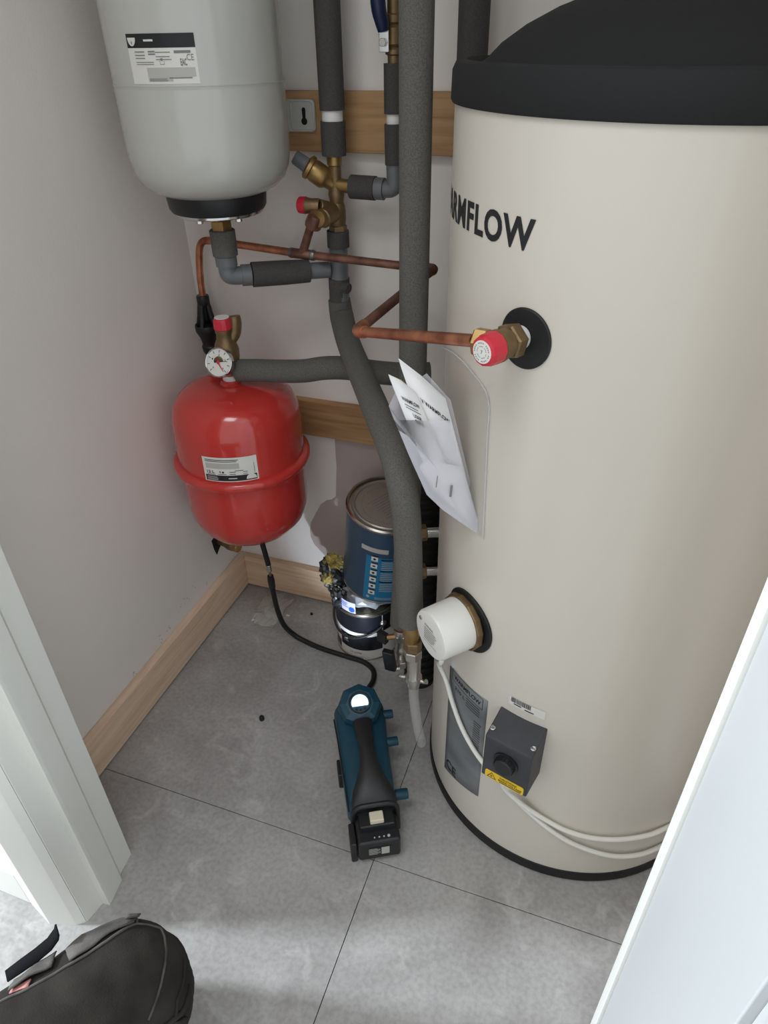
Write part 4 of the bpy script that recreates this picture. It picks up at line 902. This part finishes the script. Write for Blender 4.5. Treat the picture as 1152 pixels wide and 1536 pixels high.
# hose
ho = thing('air_hose', 'black rubber air hose looping from the red tank over the floor to the inflator', 'hose', (.30,-.168,.007))
part('upper_hose', MB().tube([(.1880,-.1980,.362),(.1925,-.199,.335),(.1965,-.198,.300),(.1970,-.195,.276)], .0062, 14, True, True, 5), MT['rubber'], ho)
part('ferrule', MB().cyl((.1970,-.195,.278),(.1955,-.1915,.256),.0068), MT['chrome'], ho, 'crimped metal ferrule')
part('valve_pin', MB().cyl((.1955,-.1915,.257),(.1945,-.189,.234),.0032), BR, ho)
part('chuck', MB().tube([(.1945,-.189,.238),(.194,-.188,.222),(.1935,-.186,.200)], [.0070,.0088,.0080], 14, True, True, 4), MT['black'], ho)
part('floor_hose', MB().tube([(.1935,-.186,.204),(.1940,-.183,.150),(.1960,-.176,.095),(.2020,-.166,.050),(.2200,-.158,.020),(.2430,-.158,.0085),(.2972,-.1681,.0068),(.3733,-.174,.0068),(.4196,-.1774,.0068),(.4520,-.195,.0068),(.4640,-.226,.008),(.4640,-.262,.014),(.4690,-.300,.026),ip(.326,0,.044)], .0064, 14, True, True, 8), MT['rubber'], ho)

# ------------------------------------------------------------------ bits on the floor
def crumple(name, label, c, w, d, hgt, m, seed, cat, n=9):
    rows = []
    for j in range(n):
        r = []
        for i in range(n):
            x = (i/(n-1)-.5); y = (j/(n-1)-.5); q = Vector((x*5+seed, y*5, 0)); e = 1+.35*noise.noise(q*.8)
            r.append(Vector((c[0]+x*w*e+.02*noise.noise(q+Vector((9,0,0)))*w*5, c[1]+y*d*e, c[2]+.0006+hgt*(.5+.9*abs(noise.noise(q*1.3)))*(1-1.2*max(abs(x),abs(y)))))) 
        rows.append(r)
    return tag(part(name, MB().sheet(rows, smooth=False), m), label, cat)
crumple('plastic_scrap', 'crumpled scrap of clear film on the floor beside the air hose', (.115,-.085,0), .075, .115, .030, MT['scrap'], 2.7, 'wrapper')
tag(part('valve_cap', MB().lathe([(0,0),(.0058,0),(.006,.001),(.0055,.009),(.004,.011),(0,.011)], (.2577,-.4119,0), TZ, 14), MT['rubber']), 'tiny black valve cap alone on the grey floor', 'cap')
tag(part('grit_piece', MB().lathe([(0,0),(.004,0),(.0035,.004),(0,.005)], (.222,-.055,0), TZ, 7, False), MT['rubber']), 'small black crumb on the floor by the back skirting', 'debris')
tag(part('paper_chip', MB().box((.158,-.083,.0),(.168,-.078,.0012)), MT['paper']), 'tiny white paper chip on the floor near the film scrap', 'debris')

# ------------------------------------------------------------------ kneeling person, bottom left corner
bm = bmesh.new()
chain = [((.464,-1.028,.312), .094), ((.416,-1.103,.306), .097), ((.346,-1.208,.304), .100), ((.255,-1.335,.32), .106), ((.15,-1.48,.38), .11)]
shin = [((.445,-1.020,.275), .07), ((.405,-1.015,.215), .066), ((.335,-1.012,.130), .062), ((.265,-1.012,.058), .048), ((.300,-.985,.035), .036)]
def leg_mesh():
    me = bpy.data.meshes.new('leg'); pts = [c[0] for c in chain]+[c[0] for c in shin[1:]]
    ed = [(i, i+1) for i in range(len(chain)-1)]+[(0, len(chain))]+[(len(chain)+i, len(chain)+i+1) for i in range(len(shin)-2)]
    me.from_pydata(pts, ed, []); o = bpy.data.objects.new('leg', me); COL.objects.link(o)
    sk = o.modifiers.new('skin', 'SKIN'); rad = [c[1] for c in chain]+[c[1] for c in shin[1:]]
    for i, v in enumerate(me.skin_vertices[0].data): v.radius = (rad[i], rad[i]); v.use_root = (i == len(chain)-1)
    sb = o.modifiers.new('sub', 'SUBSURF'); sb.levels = 4; sb.render_levels = 4
    bpy.context.view_layer.update()
    m2 = bpy.data.meshes.new_from_object(o.evaluated_get(bpy.context.evaluated_depsgraph_get())); bpy.data.objects.remove(o); return m2
lm = leg_mesh()
for v in lm.vertices:     # cloth folds, mostly behind and beside the knee
    p = v.co; q = Vector((p.x*9, p.y*9, p.z*14)); fold = noise.noise(q)*.5+abs(noise.noise(q*2.1+Vector((3,1,0))))*.6
    bk = min(1, max(.12, (.40-p.x)*4+(.28-p.z)*5)); v.co = p + v.normal*(.011*fold*bk + .0028*noise.noise(Vector((p.x*38, p.y*38, p.z*60))))
    if v.co.z < .002: v.co.z = .002+.05*(v.co.z-.002)
for p in lm.polygons: p.use_smooth = True
person = link('person', lm, MT['fabric']); tag(person, 'kneeling person in dusty black work trousers, only one knee showing', 'person')
bvh = BVHTree.FromPolygons([v.co.copy() for v in lm.vertices], [tuple(p.vertices) for p in lm.polygons])
def onleg(p, h=.0015):
    c, n, i, d = bvh.find_nearest(Vector(p)); return c+n*h
def seam(name, pts, r, m, lab=None):
    q = []
    for i in range(len(pts)-1):
        for k in range(8): q.append(onleg(Vector(pts[i]).lerp(Vector(pts[i+1]), k/8), r*.5))
    q.append(onleg(pts[-1], r*.5)); return part(name, MB().tube(q, r, 8, True, True, 2), m, person, lab)
def legpatch(name, c00, c10, c11, c01, m, lab=None, n=8, h=.0035, wav=.003):
    rows = []
    for j in range(n+1):
        t = j/n; a = Vector(c00).lerp(Vector(c01), t); b_ = Vector(c10).lerp(Vector(c11), t)
        rows.append([onleg(a.lerp(b_, i/n), h+wav*noise.noise(a.lerp(b_, i/n)*40)) for i in range(n+1)])
    return part(name, MB().sheet(rows), m, person, lab, solid=.0018)

seam('knee_seam', [(.4157,-.9822,.3409),(.4299,-.9946,.3609),(.4158,-1.0291,.3802),(.3965,-1.0643,.3863),(.374,-1.0948,.387),(.3429,-1.1259,.384)], .0017, MT['fabdust'], 'raised dusty seam across the knee')
seam('side_seam', [(.4299,-.9946,.3609),(.4526,-.9832,.3404),(.4827,-1.0093,.3548),(.4985,-1.0441,.3582),(.5031,-1.0768,.3529)], .0015, MT['fabdust'], 'dusty side seam')
seam('side_seam', [(.4973,-1.0004,.3269),(.5164,-1.0437,.3343),(.5207,-1.0574,.3257)], .0020, MT['fabric'])
legpatch('knee_pocket', (.3723,-1.0532,.3718), (.4157,-.9822,.3409), (.428,-.998,.364), (.394,-1.066,.386), MT['fabdust'], 'worn dusty knee pocket')
legpatch('pocket_flap', (.335,-1.100,.372), (.362,-1.058,.368), (.374,-1.076,.384), (.348,-1.116,.384), MT['fabdust'], 'dusty grey turned up pocket flap', 8, .006, .005)
legpatch('pocket_tag', (.408,-.988,.349), (.4165,-.978,.336), (.4235,-.986,.352), (.413,-.996,.362), MT['fabdust'], None, 4, .006, .002)
legpatch('torn_hole', (.344,-1.1075,.380), (.362,-1.095,.383), (.366,-1.103,.386), (.348,-1.116,.383), MT['skin'], 'pinkish skin showing through a torn hole', 5, .0022, .001)
rows = []
for k, (p, w) in enumerate([((.318,-1.098,.366), .008), ((.330,-1.083,.371), .009), ((.340,-1.068,.373), .0095), ((.348,-1.054,.376), .0095), ((.353,-1.044,.384), .0095), ((.356,-1.042,.394), .009)]):
    p = Vector(p); a = Vector((.80,-.55,.15)).normalized()*w; rows.append([p-a, p, p+a])
part('fastening_strap', MB().sheet(rows), MT['strap'], person, 'black fastening strap standing up', solid=.002)

# loose folds at the side of the knee
for a in ([(.515,-1.020,.315),(.519,-1.045,.318),(.512,-1.075,.330)], [(.505,-1.085,.340),(.515,-1.065,.325),(.520,-1.050,.300)]):
    seam('cloth_fold', a, .0032, MT['fabric'])
